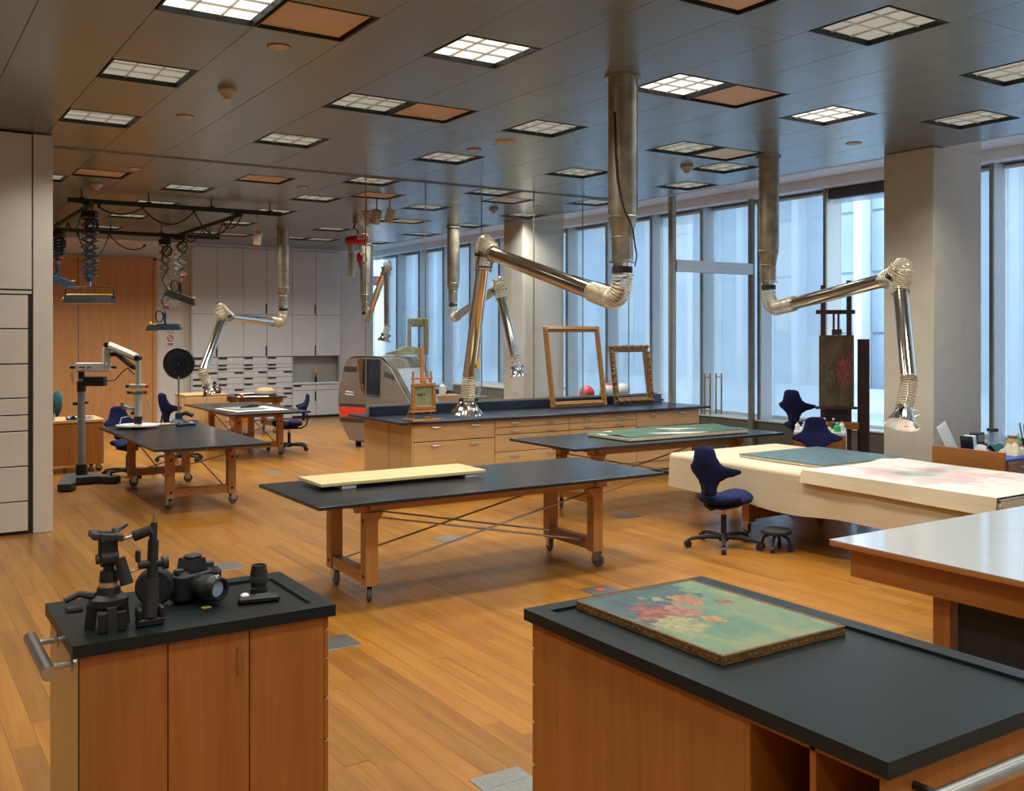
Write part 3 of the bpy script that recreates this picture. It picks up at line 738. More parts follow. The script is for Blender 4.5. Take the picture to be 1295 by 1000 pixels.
# ================================================================== SADDLE CHAIRS
def ringE(u0, yc, z, w_, th, n=18, curve=0.0, p=2.6):
    R_ = []
    for i in range(n):
        q = 2*PI*i/n; cu, su = math.cos(q), math.sin(q)
        uu = math.copysign(abs(cu)**(2/p), cu)*w_; dd = math.copysign(abs(su)**(2/p), su)*th
        R_.append((u0+uu, yc+dd+curve*(uu**2)/(w_ if w_ > .3 else .3), z))
    return R_
def interp(tab, v):
    for (a, fa), (b, fb) in zip(tab[:-1], tab[1:]):
        if v <= b:
            k = (v-a)/(b-a); k = k*k*(3-2*k); return fa+(fb-fa)*k
    return tab[-1][1]
def saddle_chair(label, loc, heading, seat=.50, foot=False):
    rz = math.atan2(heading[1], heading[0])-PI/2
    t = Th('saddle_chair', label, 'chair', (loc[0], loc[1], 0), rz, 'blue saddle chairs')
    # five star base
    hub = MB().lathe([(.045, .055), (.05, .07), (.045, .12), (.03, .13)], 16)
    hub.build('hub', 'black_metal', t)
    for i in range(5):
        q = 2*PI*i/5+.3; c, s_ = math.cos(q), math.sin(q)
        g = MB(); g.tube([(c*.03, s_*.03, .095), (c*.18, s_*.18, .098), (c*.30, s_*.30, .085), (c*.345, s_*.345, .07)], [.026, .022, .018, .014], 8)
        leg = g.build('base_leg', 'black_metal', t)
        MB().cyl((c*.345-s_*.022, s_*.345+c*.022, .034), (c*.345+s_*.022, s_*.345-c*.022, .034), .034, n=14).cyl((c*.345, s_*.345, .03), (c*.345, s_*.345, .075), .008, n=6).build('caster', 'black_plastic', leg)
    MB().cyl((0, 0, .12), (0, 0, seat-.20), .026, n=12).build('gas_lift', 'black_metal', t)
    MB().cyl((0, 0, seat-.2), (0, 0, seat-.12), .014, n=10).build('piston', 'brass', t)
    MB().box(-.10, .10, -.16, .14, seat-.135, seat-.10, .015).build('seat_plate', 'black_plastic', t)
    # saddle seat: rings along y
    W_ = [(-.22, .11), (-.16, .19), (-.05, .21), (.07, .175), (.18, .19), (.245, .165), (.285, .08)]
    rings = []
    for j in range(15):
        y = -.22+.505*j/14; w_ = interp(W_, y); top = .0 + .035*math.cos((y+.05)*13)*(.6 if y < 0 else 1) ; th = .048 if 0 < j < 14 else .02
        R_ = []
        for i in range(18):
            q = 2*PI*i/18; cu, su = math.cos(q), math.sin(q)
            uu = math.copysign(abs(cu)**.75, cu)*w_; dz = math.copysign(abs(su)**.75, su)*th
            R_.append((uu, y, seat-.055+dz+(-.035*(uu/.2)**2 if y > .02 else .02*(uu/.2)**2)+(.02*(y/.2) if y > 0 else .01)))
        rings.append(R_)
    MB().loft(rings).build('seat', 'blue_fabric', t, 60)
    # back
    MB().tube([(0, -.10, seat-.12), (0, -.20, seat-.13), (0, -.29, seat-.08), (0, -.315, seat+.02), (0, -.30, seat+.12)], .014, 8).build('back_post', 'black_metal', t)
    tab = [(-.03, .05), (-.01, .078), (.05, .088), (.10, .112), (.145, .165), (.172, .24), (.19, .272), (.212, .284), (.232, .272), (.245, .222), (.262, .172), (.30, .142), (.36, .120), (.41, .106), (.428, .085), (.436, .05)]
    rings = []
    for j in range(44):
        v = -.03+.466*j/43; w_ = interp(tab, v); th = .026 if 1 < j < 42 else .012
        rings.append(ringE(0, -.275-.06*max(0, v-.1)+.03*math.cos(v*9), seat+.03+v, w_, th, 22, .62))
    MB().loft(rings).build('backrest', 'blue_fabric', t, 60)
    return t
saddle_chair('blue saddle chair pulled up to the table covered in brown paper', (6.70, 6.66), (.985, .17))
saddle_chair('blue saddle chair between the brown paper table and the bottle cart', (9.02, 7.48), (-.70, -.71), seat=.56)
saddle_chair('blue saddle chair in front of the windows beyond the bottle cart', (10.95, 9.37), (.97, .24), seat=.76)
saddle_chair('blue saddle chair beside the table laid with cream papers', (5.98, 16.25), (-.95, .3), seat=.50)
saddle_chair('blue saddle chair behind the black disc lamp', (4.02, 15.75), (.97, .24), seat=.62)
saddle_chair('blue saddle chair standing behind the microscope head', (2.98, 14.50), (.25, -.97), seat=.50)
t = Th('castor_stool', 'low black round stool on casters under the paper covered table', 'stool', (6.98, 6.27, 0))
MB().lathe([(1e-5, .20), (.125, .20), (.14, .188), (.14, .17), (.12, .155), (1e-5, .15)], 24).build('seat', 'black_rubber', t)
for i in range(4):
    q = 2*PI*i/4+.5; c, s_ = math.cos(q), math.sin(q)
    g = MB().tube([(c*.04, s_*.04, .15), (c*.11, s_*.11, .12), (c*.13, s_*.13, .06)], .014, 6).build('leg', 'black_metal', t)
    MB().cyl((c*.13-s_*.016, s_*.13+c*.016, .03), (c*.13+s_*.016, s_*.13-c*.016, .03), .03, n=12).build('caster', 'black_plastic', g)

# ================================================================== FOREGROUND CARTS
t = Th('supply_cart', 'beech supply cart with black recessed top and steel push bar', 'cart', (1.08, 4.06, 0))
x0, x1, y0, y1 = .60, 1.55, 3.755, 4.375
MB(t).box(x0+.004, x1-.022, y0+.022, y1-.004, .10, .855).build('carcass', 'shelf_dark', t)
MB(t).box(x0, x0+.004, y0, y1, .10, .855).build('end_plate', 'brushed_steel', t)
wd = (x1-.022-x0-.004)/3
for i in range(3):
    d = MB(t).box(x0+.006+wd*i+.002, x0+.006+wd*(i+1)-.002, y0, y0+.02, .10, .853, .002).build('door', 'beech_z', t)
    if i == 1:
        hx = x0+.006+wd*2-.045
        MB(t).tube([(hx, y0, .79), (hx, y0-.022, .785), (hx, y0-.022, .70), (hx, y0, .695)], .005, 8).build('pull', 'steel', d)
zz = [.853, .80, .685, .52, .35, .10]
for hi, lo in zip(zz[:-1], zz[1:]): MB(t).box(x1-.020, x1, y0+.004, y1-.004, lo+.003, hi-.003, .003).build('drawer', 'beech_y', t)
MB(t).box(x0, x1, y1-.004, y1, .1, .853).build('back_panel', 'beech_z', t)
def tray_top(t, X0, X1, Y0, Y1, z0, z1, rim, dep=.012, mat='epoxy_black', left=0):
    MB(t).box(X0+rim+left, X1-rim, Y0+rim, Y1-rim, z0, z1-dep).build('tray', mat, t, 0)
    m = MB(t)
    o_ = [(X0, Y0), (X1, Y0), (X1, Y1), (X0, Y1)]; r_ = rim; i_ = [(X0+r_+left, Y0+r_), (X1-r_, Y0+r_), (X1-r_, Y1-r_), (X0+r_+left, Y1-r_)]
    vs = [(*p, z) for ring, zs in ((o_, (z0, z1)), (i_, (z0, z1))) for z in zs for p in ring]
    fs = []
    for k in range(4):
        l = (k+1) % 4
        fs += [(k, l, 4+l, 4+k), (8+k, 12+k, 12+l, 8+l), (4+k, 4+l, 12+l, 12+k), (k, 8+k, 8+l, l)]
    m.add(vs, fs); m.build('top_rim', mat, t, 20)
tray_top(t, .583, 1.572, 3.735, 4.395, .855, .90, .075, left=.27)
for sx, sy in ((0, 0), (0, 1), (1, 0), (1, 1)):
    caster(t.o, -.40+.78*sx, -.24+.48*sy, .10, .6+sx, .04)
m = MB(t).cyl((x0-.085, 3.79, .80), (x0-.085, 4.28, .80), .026, n=20)
pb = m.build('push_bar', 'brushed_steel', t)
for yy in (3.87, 4.20): MB(t).cyl((x0-.085, yy, .80), (x0, yy, .80), .012, n=10).cyl((x0-.004, yy, .80), (x0+.001, yy, .80), .03, n=14).build('bracket', 'brushed_steel', pb)
# ---- big cart, right
t = Th('display_cart', 'large beech cart with black recessed top and open shelves', 'cart', (2.66, 2.42, 0))
X0, X1, Y0, Y1 = 2.18, 3.15, 1.585, 3.27
x0, x1, y0, y1 = X0+.022, X1-.022, Y0+.022, Y1-.022
ys = 2.10
MB(t).box(x0, x0+.02, ys, y1-.02, .10, .855, .002).build('side_panel', 'beech_z', t)
MB(t).box(x0+.02, x1, ys, y1-.02, .10, .855).build('carcass', 'shelf_dark', t)
for hi, lo in zip([.853, .745, .60, .45, .28], [.745, .60, .45, .28, .10]): MB(t).box(x0+.004, x1, y1-.02, y1, lo+.003, hi-.003, .002).build('drawer', 'beech_x', t)
# open shelves facing -x
for yy in (y0, 1.835, ys-.02): MB(t).box(x0, x1, yy, yy+.022, .10, .853, .002).build('divider', 'beech_z', t)
MB(t).box(x1-.02, x1, y0+.022, ys, .10, .853).build('shelf_back', 'shelf_dark', t)
MB(t).box(x0, x1-.02, y0+.022, ys-.02, .835, .853).build('shelf_board', 'beech_y', t)
MB(t).box(x0, x1-.02, y0+.022, ys-.02, .10, .13).build('shelf_board', 'beech_y', t)
MB(t).box(x0+.03, x1-.02, y0+.024, ys-.022, .45, .47).build('shelf_board', 'shelf_dark', t)
tray_top(t, X0, X1, Y0, Y1, .855, .90, .075)
for sx, sy in ((0, 0), (0, 1), (1, 0), (1, 1)): caster(t.o, -.36+.72*sx, -.66+1.4*sy, .10, .6+sx, .04)
pb = MB(t).cyl((2.27, y0-.085, .80), (3.05, y0-.085, .80), .026, n=20).build('push_bar', 'brushed_steel', t)
for xx in (2.32, 2.98): MB(t).cyl((xx, y0-.085, .80), (xx, y0, .80), .012, n=10).build('bracket', 'black_metal', pb)
# ---- painting on the big cart
t = Th('framed_painting', 'teal flower painting in a narrow dark gilt frame on the large cart', 'painting', (2.69, 2.775, .888))
a, b = .315, .41
MB().box(-a+.008, a-.008, -b+.008, b-.008, .010, .033, .0).build('canvas', 'floral_canvas', t, 0)
for (p, q, r_, s_) in ((-a, a, -b, -b+.012), (-a, a, b-.012, b), (-a, -a+.012, -b+.012, b-.012), (a-.012, a, -b+.012, b-.012)):
    f_ = MB().box(p, q, r_, s_, 0, .037, .003).build('frame_moulding', 'gilt_old', t)
    mm = MB()
    n = 22
    for k in range(n):
        u = (k+.5)/n
        if q-p > s_-r_: mm.sph((p+(q-p)*u, r_-.0005 if r_ < 0 else s_+.0005, .018), .0028, 6, 4)
        else: mm.sph((p-.0005 if p < 0 else q+.0005, r_+(s_-r_)*u, .018), .0028, 6, 4)
    mm.build('beading', 'brass', f_)

# ================================================================== CAMERA GEAR ON THE SUPPLY CART
ZT = .888
t = Th('tripod_head', 'black tripod head with quick-release clamp and cork collar', 'tripod head', (.735, 3.905, .90))
m = MB()
for i in range(3):
    q = 2*PI*i/3+.5; c, s_ = math.cos(q), math.sin(q)
    MB().prism([(-.02, 0), (.02, 0), (.016, .085), (-.012, .10)], .045, .085, 'y')
    g = MB(); g.m = Matrix.Rotation(q, 4, 'Z'); g.prism([(.055, 0), (.085, 0), (.075, .09), (.04, .11)], -.016, .016, 'y').build('foot', 'black_plastic', t)
MB().lathe([(.055, .075), (.07, .09), (.07, .115), (.045, .13), (.04, .155)], 20).build('collar_plate', 'black_metal', t)
MB().cyl((0, 0, .15), (0, 0, .175), .032, n=18).build('cork_ring', 'cork', t)
MB().cyl((0, 0, .175), (0, 0, .215), .034, .03, n=18).cyl((0, 0, .215), (0, 0, .255), .02, n=12).build('pan_base', 'black_metal', t)
MB().cyl((-.03, -.01, .262), (.03, -.01, .262), .030, n=16).box(-.035, .03, -.022, .022, .27, .335, .006).build('tilt_block', 'black_metal', t)
MB().cyl((-.036, -.01, .262), (-.046, -.01, .262), .018, n=14).build('tilt_knob', 'charcoal', t)
k = MB(); k.m = Matrix.Translation((-.01, 0, .345)) @ Matrix.Rotation(.15, 4, 'Y')
k.box(-.055, -.028, -.045, .045, -.012, .014, .004).box(.028, .055, -.045, .045, -.012, .014, .004).box(-.028, .028, -.045, -.022, -.012, .014, .004).box(-.028, .028, .022, .045, -.012, .014, .004)
k.build('clamp_plate', 'charcoal', t)
MB().cyl((.03, .02, .352), (.03, .02, .368), .016, n=16).build('silver_knob', 'steel', t)
MB().tube([(.035, .03, .355), (.06, .045, .362), (.075, .05, .37)], [.008, .007, .006], 8).build('lever', 'black_plastic', t)
MB().cyl((.02, 0, .26), (.045, -.045, .24), .006, n=8).build('grip_rod', 'steel', t)
MB().cyl((.032, -.03, .262), (.055, -.05, .165), .021, .024, n=16).build('grip', 'black_rubber', t)
MB().cyl((.04, .0, .322), (.095, -.02, .338), .006, n=8).build('grip_rod', 'steel', t)
MB().cyl((.085, -.016, .335), (.145, -.04, .358), .021, .019, n=16).build('grip', 'black_rubber', t)
MB().tube([(-.05, .0, .125), (-.10, .02, .135), (-.15, .01, .12)], [.016, .013, .012], 8).build('side_lever', 'black_plastic', t)
MB().cyl((-.10, -.04, .095), (-.155, -.055, .10), .013, n=10).build('side_knob', 'black_plastic', t)
MB().box(-.05, .05, -.075, -.06, .0, .075, .004).build('front_plate', 'black_metal', t)
t = Th('clamp_arm', 'black upright clamp arm with brass spigot beside the tripod head', 'clamp', (.872, 3.855, .90))
MB().box(-.05, .05, -.025, .025, 0, .03, .006).box(-.05, -.03, -.025, .025, .03, .07, .005).box(.03, .05, -.025, .025, .03, .07, .005).build('jaw', 'black_metal', t)
MB().cyl((0, 0, .03), (.012, .02, .17), .030, .026, n=14).build('grip', 'black_rubber', t)
MB().cyl((.012, .02, .17), (.022, .04, .31), .020, n=14).build('arm', 'black_metal', t)
MB().cyl((.02, .04, .31), (.028, .052, .375), .016, .013, n=12).build('arm_tip', 'black_metal', t)
MB().cyl((.028, .052, .375), (.031, .057, .402), .010, n=10).cyl((.031, .057, .402), (.033, .06, .42), .005, n=8).build('spigot', 'brass', t)
MB().cyl((-.035, .03, .225), (.05, .025, .225), .017, n=12).cyl((.05, .025, .225), (.072, .024, .225), .026, n=14).build('joint_knob', 'black_plastic', t)
MB().box(-.045, -.028, .02, .045, .235, .28, .004).build('wing_lever', 'black_plastic', t)
MB().cyl((-.11, .02, .195), (-.02, .03, .215), .0055, n=8).build('tie_rod', 'steel', t)
t = Th('photo_camera', 'black reflex camera with a fitted lens on the supply cart', 'camera', (1.115, 4.17, ZT), rad(26))
t.o.scale = (1.3, 1.3, 1.3)
k = MB(); k.box(-.075, .075, -.035, .035, .002, .10, .014); k.build('body', 'black_plastic', t)
MB().prism([(-.035, .095), (.035, .095), (.026, .135), (-.026, .135)], -.03, .035, 'y').build('prism_hump', 'black_plastic', t)
MB().box(-.025, .025, -.022, .02, .135, .148, .006).build('hot_shoe', 'charcoal', t)
MB().box(.045, .088, -.052, .03, .002, .098, .016).build('grip', 'black_rubber', t)
MB().cyl((.058, -.012, .098), (.058, -.012, .112), .015, n=16).build('dial', 'charcoal', t)
MB().cyl((-.055, .0, .098), (-.055, .0, .108), .016, n=16).build('dial', 'charcoal', t)
ln = MB().lathe([(.036, 0), (.036, .03), (.040, .035), (.040, .075), (.037, .08), (.037, .095), (.032, .097), (.030, .085), (1e-5, .08)], 28, (-.005, -.035, .052), (0, -1, 0)).build('lens', 'black_plastic', t)
MB().lathe([(.0405, .042), (.0412, .044), (.0412, .062), (.0405, .064)], 28, (-.005, -.035, .052), (0, -1, 0)).build('focus_ring', 'black_rubber', ln)
MB().lathe([(1e-5, .083), (.029, .084)], 24, (-.005, -.035, .052), (0, -1, 0)).build('front_element', 'facade_glass', ln)
MB().box(-.012, .006, -.115, -.112, .091, .094).box(-.02, -.014, -.13, -.127, .09, .093).build('scale_marks', 'white_plastic', ln)
MB().lathe([(.052, -.02), (.060, -.012), (.060, .012), (.052, .02)], 20, (-.105, .05, .060), (.75, .65, 0)).build('eyepiece_guard', 'black_rubber', t)
t = Th('spare_lens', 'black lens standing upright on the supply cart', 'lens', (1.37, 4.085, ZT))
MB().lathe([(.036, 0), (.036, .035), (.033, .037), (.033, .05), (.036, .053), (.036, .10), (.032, .115), (.031, .13), (.027, .13), (.025, .122), (1e-5, .12)], 28).build('barrel', 'black_plastic', t)
MB().lathe([(.0365, .058), (.038, .06), (.038, .085), (.0365, .088)], 28).build('focus_ring', 'black_rubber', t)
MB().box(.032, .052, -.008, .008, .062, .07, .003).build('tab', 'black_plastic', t)
t = Th('light_meter', 'black hand-held light meter with a white dome', 'light meter', (1.335, 3.985, ZT), rad(-12))
MB().box(-.085, .085, -.028, .028, 0, .03, .009).build('body', 'black_plastic', t)
MB().sph((-.055, 0, .032), .018, 16, 8, .6).build('dome', 'white_plastic', t)
MB().box(-.01, .045, -.018, .018, .0295, .0312, .001).build('screen', 'charcoal', t)
for q in (.058, .072): MB().cyl((q, -.006, .029), (q, -.006, .033), .004, n=8).build('button', 'steel', t)
t = Th('memory_card', 'small green and yellow memory card lying by the camera', 'memory card', (1.13, 4.02, ZT), rad(10))
MB().box(-.017, .017, -.012, .012, 0, .003).build('card', 'yellow_plastic', t)
MB().box(-.012, .010, -.007, .007, .003, .0036).build('sticker', 'green_glass', t)

# ================================================================== WHITE TABLE AND PAPER COVERED TABLE
t = Th('light_table', 'white topped wooden table with deep apron beside the large cart', 'table', (5.7, 2.7, 0))
h = .85
MB(t).box(4.48, 7.0, 1.75, 3.64, h-.004, h).build('white_top', 'gloss_white', t, 0)
MB(t).box(4.48, 7.0, 1.75, 3.64, h-.034, h-.004, .004).build('top_edge', 'beech_y', t)
for (a, b, c, d) in ((4.56, 4.585, 1.83, 3.56), (6.9, 6.925, 1.83, 3.56)): MB(t).box(a, b, c, d, h-.20, h-.034, .003).build('apron', 'beech_y', t)
for (a, b, c, d) in ((4.585, 6.9, 3.535, 3.56), (4.585, 6.9, 1.83, 1.855)): MB(t).box(a, b, c, d, h-.20, h-.034, .003).build('apron', 'beech_x', t)
for xx in (4.66, 6.78):
    for yy in (1.95, 3.02):
        MB(t).box(xx, xx+.10, yy, yy+.10, 0, h-.036, .004).build('leg', 'beech_z', t)
MB(t).box(4.70, 4.715, 2.06, 3.0, .12, h-.21).build('modesty_panel', 'dark_gap', t)

t = Th('paper_covered_table', 'long table on casters draped with brown wrapping paper', 'table', (7.88, 5.9, 0))
h = .742; AX0, AX1, AY0, AY1 = 7.05, 8.70, 4.15, 7.79
MB(t).box(AX0+.03, AX1-.03, AY0+.03, AY1-.03, h-.035, h-.006, .003).build('table_top', 'birch_y', t)
def cover(u, v):
    # u across x: near hem, up, over the top, down the far side; v along y
    y = AY0 + (AY1-AY0)*v
    hem = .375+.022*math.sin(7*v+1)+.012*math.sin(19*v)
    hem2 = .44+.03*math.sin(8*v)
    P = [(AX0-.008, hem), (AX0-.005, .56), (AX0, h-.03), (AX0+.03, h), (AX1-.03, h), (AX1, h-.03), (AX1+.02, hem2)]
    L = [0, .18, .34, .38, .72, .76, 1.0]
    for i in range(6):
        if u <= L[i+1]+1e-9:
            k = (u-L[i])/(L[i+1]-L[i]); x = P[i][0]+(P[i+1][0]-P[i][0])*k; z = P[i][1]+(P[i+1][1]-P[i][1])*k; break
    wob = (.012*math.sin(14*v)+.008*math.sin(37*v+2))*max(0, (h-z)/.4)
    return (x+wob*(-1 if u < .5 else 1), y, z + (.0015*math.sin(20*v+9*u) if .38 < u < .72 else 0))
c = MB(t).sheet(cover, 50, 60).build('paper_cover', 'brown_paper', t, 60)
def endflap(yb, s_):
    def f(u, v):
        x = AX0+.0+(AX1-AX0)*u; return (x, yb+s_*(.004+.006*v+.004*math.sin(12*u)*v), h-.002-.35*v)
    return f
MB(t).sheet(endflap(AY1, 1), 14, 6).build('paper_end', 'brown_paper', t, 60)
MB(t).sheet(endflap(AY0, -1), 14, 6).build('paper_end', 'brown_paper', t, 60)
for yy in (4.70, 6.93):
    for xx in (7.32, 8.44):
        MB(t).box(xx-.05, xx+.05, yy-.05, yy+.05, .13, h-.04, .004).build('leg', 'birch_z', t)
        k = (xx-7.88, yy-5.9)
        caster(t.o, k[0], k[1], .13, .4+xx, .05, 'red_bright' if (xx > 7.9 and yy > 6) else 'grey_rubber')
    MB(t).box(7.37, 8.39, yy-.035, yy+.035, .15, .26, .004).build('cross_beam', 'birch_x', t)
t = Th('unframed_canvas', 'blue-green canvas lying flat on the brown paper', 'painting', (7.98, 6.60, .746))
MB().box(-.59, .59, -.525, .525, 0, .028, .003).build('stretcher', 'cream_cloth', t)
MB().box(-.595, .595, -.53, .53, .028, .032).build('canvas', 'blue_green_canvas', t, 0)
t = Th('folded_drawing', 'thick folded sheet with pink and green drawing on the brown paper', 'drawing', (7.77, 5.1, .744))
def fold(u, v):
    x = 7.025+1.42*u; y = 4.17+1.84*v
    z = .030+.012*math.sin(3*u+4*v)*u+.02*math.exp(-((u-.5-.3*v)/.1)**2)
    return (x, y, .744+z)
MB(t).sheet(fold, 24, 24).build('drawing', 'pink_paper', t, 60)
def flap(u, v):
    y = 4.17+1.84*u; return (7.025-.03*v-.006*math.sin(8*u)*v, y, .774-.11*v-.03*v*(1-u))
MB(t).sheet(flap, 24, 6).build('flap', 'brown_paper', t, 60)
def under(u, v):
    return (7.06+1.5*u, 4.16+1.9*v, .750+.003*math.sin(9*u+5*v))
MB(t).sheet(under, 12, 12).build('backing_sheet', 'paper_white', t, 60)

# ================================================================== EXTRACTION ARMS
def lerp(a, b, k): return Vector(a).lerp(Vector(b), k)
def rib(pts, r, step=.016):
    """resample a path and give it corrugations"""
    P = [Vector(p) for p in pts]; out = [P[0]]; 
    for a, b in zip(P[:-1], P[1:]):
        n = max(1, int((b-a).length/(step/2)))
        for i in range(1, n+1): out.append(a.lerp(b, i/n))
    return out, [r*(1.0 if i % 2 else .82) for i in range(len(out))]
def helix(t, pts, r, par, pitch=.024):
    P = [Vector(p) for p in pts]; L = [0]
    for a, b in zip(P[:-1], P[1:]): L.append(L[-1]+(b-a).length)
    n = int(L[-1]/pitch*10); out = []; x = None; k = 0
    for i in range(n+1):
        d = L[-1]*i/n
        while k < len(P)-2 and L[k+1] < d: k += 1
        f = (d-L[k])/max(1e-6, L[k+1]-L[k]); p = P[k].lerp(P[k+1], f); T = (P[min(k+2, len(P)-1)]-P[max(k-1, 0)]).normalized()
        if x is None: x = (Vector((0, 0, 1)) if abs(T.z) < .9 else Vector((1, 0, 0))).cross(T).normalized()
        x = (x-T*x.dot(T)).normalized(); y = T.cross(x); q = 2*PI*d/pitch
        out.append(p+x*math.cos(q)*r+y*math.sin(q)*r)
    MB(t).tube(out, .0032, 4).build('hose_wire', 'hose_wire', par)
def extraction_arm(label, base, E_, K_, W_, hood_tip, hood_r=.165, cable=False, tagplate=False):
    E_, K_, W_, hood_tip = map(Vector, (E_, K_, W_, hood_tip)); bx, by = base
    t = Th('extraction_arm', label, 'extraction arm', (bx, by, ZC), 0, 'fume extraction arms')
    e = E_.z; E_ = Vector((bx, by, e))
    MB(t).lathe([(.111, ZC-e-.0), (.111, .68), (.116, .675), (.116, .66), (.111, .655)][::-1], 28, E_).cyl((bx, by, ZC-.02), (bx, by, ZC), .14, n=28).build('duct', 'duct_zinc', t)
    MB(t).lathe([(.084, .34), (.084, .50), (.088, .505), (.088, .515), (.084, .52), (.111, .655)], 28, E_).build('reducer', 'duct_zinc', t)
    MB(t).box(bx+.10, bx+.108, by-.06, by-.02, e+.7, ZC-.01).build('duct_strip', 'steel', t)  # narrow steel strip down one side of the duct
    MB(t).lathe([(.105, .315), (.105, .325), (.084, .328), (.084, .34)], 24, E_).build('flange', 'steel', t)
    MB(t).lathe([(.072, .22), (.072, .315)], 24, E_).build('neck', 'chrome', t)
    MB(t).lathe([(.078, .235), (.080, .24), (.080, .28), (.078, .285)], 24, E_).build('cuff', 'black_rubber', t)
    TR = .070
    # elbow hose
    u = (K_-E_).normalized(); arc = fillet(E_+Vector((0, 0, .22)), E_, E_+u*.5, .15, 12)
    hs = [E_+Vector((0, 0, .225))] + arc + [E_+u*.46]
    P, r_ = rib(hs, .084, .022); ho = MB(t).tube(P, r_, 20, False).build('elbow_hose', 'clear_hose', t, 80); helix(t, hs, .084, ho)
    MB(t).tube(fillet(E_+Vector((0, 0, .3)), E_, E_+u*.6, .10, 8)+[E_+u*.5], .022, 8).build('inner_link', 'cork', t)
    a = E_+u*.44; b = K_-u*.16
    MB(t).cyl(a, b, TR, n=28, caps=False).build('upper_tube', 'polished_aluminium', t)
    for k in (a+u*.015, b-u*.06): MB(t).cyl(k, k+u*.008, TR+.003, n=28).build('clamp_band', 'chrome', t)
    v = (W_-K_).normalized()
    # knuckle hose bulging over the joint
    out = -(v-u).normalized(); c0 = b; c3 = K_+v*.16
    mid = (c0+c3)/2+out*.155
    pts = [c0-u*.03, c0, c0+u*.09+out*.05, mid - (c3-c0)*.26+out*.015, mid+out*.035, mid+(c3-c0)*.26+out*.015, c3-v*.09+out*.05, c3, c3+v*.03]
    sm = pts
    for _ in range(2):
        q = [sm[0]]
        for i in range(len(sm)-1): q += [sm[i].lerp(sm[i+1], .25), sm[i].lerp(sm[i+1], .75)]
        sm = q+[sm[-1]]
    P, r_ = rib(sm, .088, .022); ho = MB(t).tube(P, r_, 20, False).build('knuckle_hose', 'clear_hose', t, 80); helix(t, sm, .088, ho)
    side = u.cross(v).normalized(); inn = -out
    for sgn in (-1, 1):
        q0 = side*sgn*(TR+.008)
        m = MB(t)
        for (p0, p1, w_) in ((b-u*.05, K_+inn*.045, .055), (K_+inn*.045, c3+v*.05, .055)):
            d = (p1-p0).normalized(); nn = side.cross(d).normalized()*w_*.5; th = side*.004
            vs = [p+k1*nn+k2*th+q0 for p in (p0, p1) for k1 in (-1, 1) for k2 in (-1, 1)]
            m.add(vs, [(0, 1, 3, 2), (4, 6, 7, 5), (0, 2, 6, 4), (1, 5, 7, 3), (0, 4, 5, 1), (2, 3, 7, 6)])
        m.cyl(K_+inn*.045+q0-side*.006, K_+inn*.045+q0+side*.006, .04, n=16)
        br = m.build('knuckle_bracket', 'brushed_steel', t)
        MB(t).cyl(K_+inn*.045+q0, K_+inn*.045+q0+side*sgn*.045, .022, n=12).build('friction_knob', 'black_plastic', br)
    a2 = c3; b2 = W_
    MB(t).cyl(a2, b2, TR, n=28, caps=False).build('lower_tube', 'polished_aluminium', t)
    for k in (a2+v*.07, b2-v*.10): MB(t).cyl(k, k+v*.008, TR+.003, n=28).build('clamp_band', 'chrome', t)
    ax = (hood_tip-W_).normalized(); hd = hood_tip-ax*.12
    ws = [W_-v*.02, W_+v*.05, W_.lerp(hd, .5)+v*.02, hd-ax*.03, hd]; P, r_ = rib(ws, .075); ho = MB(t).tube(P, r_, 20, False).build('wrist_hose', 'clear_hose', t, 80); helix(t, ws, .075, ho)
    MB(t).tube([W_-v*.03, W_.lerp(hd, .5)+side*.02, hd], .012, 8).build('inner_link', 'steel', t)
    MB(t).cyl(hd-ax*.03, hd+ax*.03, .074, n=24).build('hood_collar', 'brushed_steel', t)
    hd2 = hd+ax*.02
    hood = MB(t).lathe([(.078, 0), (hood_r*.80, .085), (hood_r, .118), (hood_r*.985, .120), (hood_r*.76, .085), (.07, .005)], 72, hd2, ax, .012, 14).build('hood', 'polished_aluminium', t, 60)
    x_, y_ = MB().frame((0, 0, 0), ax)
    MB(t).tube([hd+x_*.075+y_*.02, hd+x_*.13+ax*.0, hd+x_*.14+ax*.03, hd+x_*.10+ax*.055, hd+x_*.07+ax*.04], .006, 6).build('handle', 'steel', hood)
    MB(t).cyl(hd+y_*.07, hd+y_*.115, .024, n=12).build('damper_knob', 'black_plastic', hood)
    MB(t).cyl(hd-y_*.07, hd-y_*.10, .020, n=12).build('damper_knob', 'black_plastic', hood)
    if cable:
        hx = [(200, .122, ZC-.30-e), (205, .124, 1.15), (212, .124, .95), (225, .124, .80), (240, .126, .70), (262, .122, .62), (285, .105, .54), (305, .100, .46), (325, .112, .38), (345, .118, .33), (330, .10, .29)]
        MB(t).tube([(bx+q*math.cos(rad(a)), by+q*math.sin(rad(a)), e+z) for a, q, z in hx], .006, 6).build('cable', 'black_rubber', t)
        MB(t).tube([E_+Vector((.07, -.05, .22)), E_+Vector((-.03, -.08, .20)), E_+u*.2+Vector((0, -.02, .10)), E_+u*.5+Vector((0, 0, .085)), E_+u*.8+Vector((0, 0, .075))], .005, 6).build('cable', 'black_rubber', t)
    if tagplate:
        p = W_-v*.16; MB(t).cbox(p+Vector((.055, -.045, 0)), .075, .01, .13, Matrix.Rotation(.65, 3, 'Z')).build('tag_plate', 'yellow_plastic', t)
    return t
extraction_arm('polished extraction arm reaching over the island with its hood by the small easel', (4.903, 5.966), (4.9, 5.97, 2.24), (5.20, 8.50, 2.84), (5.22, 8.86, 1.55), (5.23, 8.92, 1.19), .17, True, True)
extraction_arm('polished extraction arm bent in front of the cream column', (8.551, 7.794), (8.55, 7.79, 2.27), (8.22, 5.86, 2.55), (7.80, 5.46, 1.60), (7.62, 5.40, 1.21), .155)
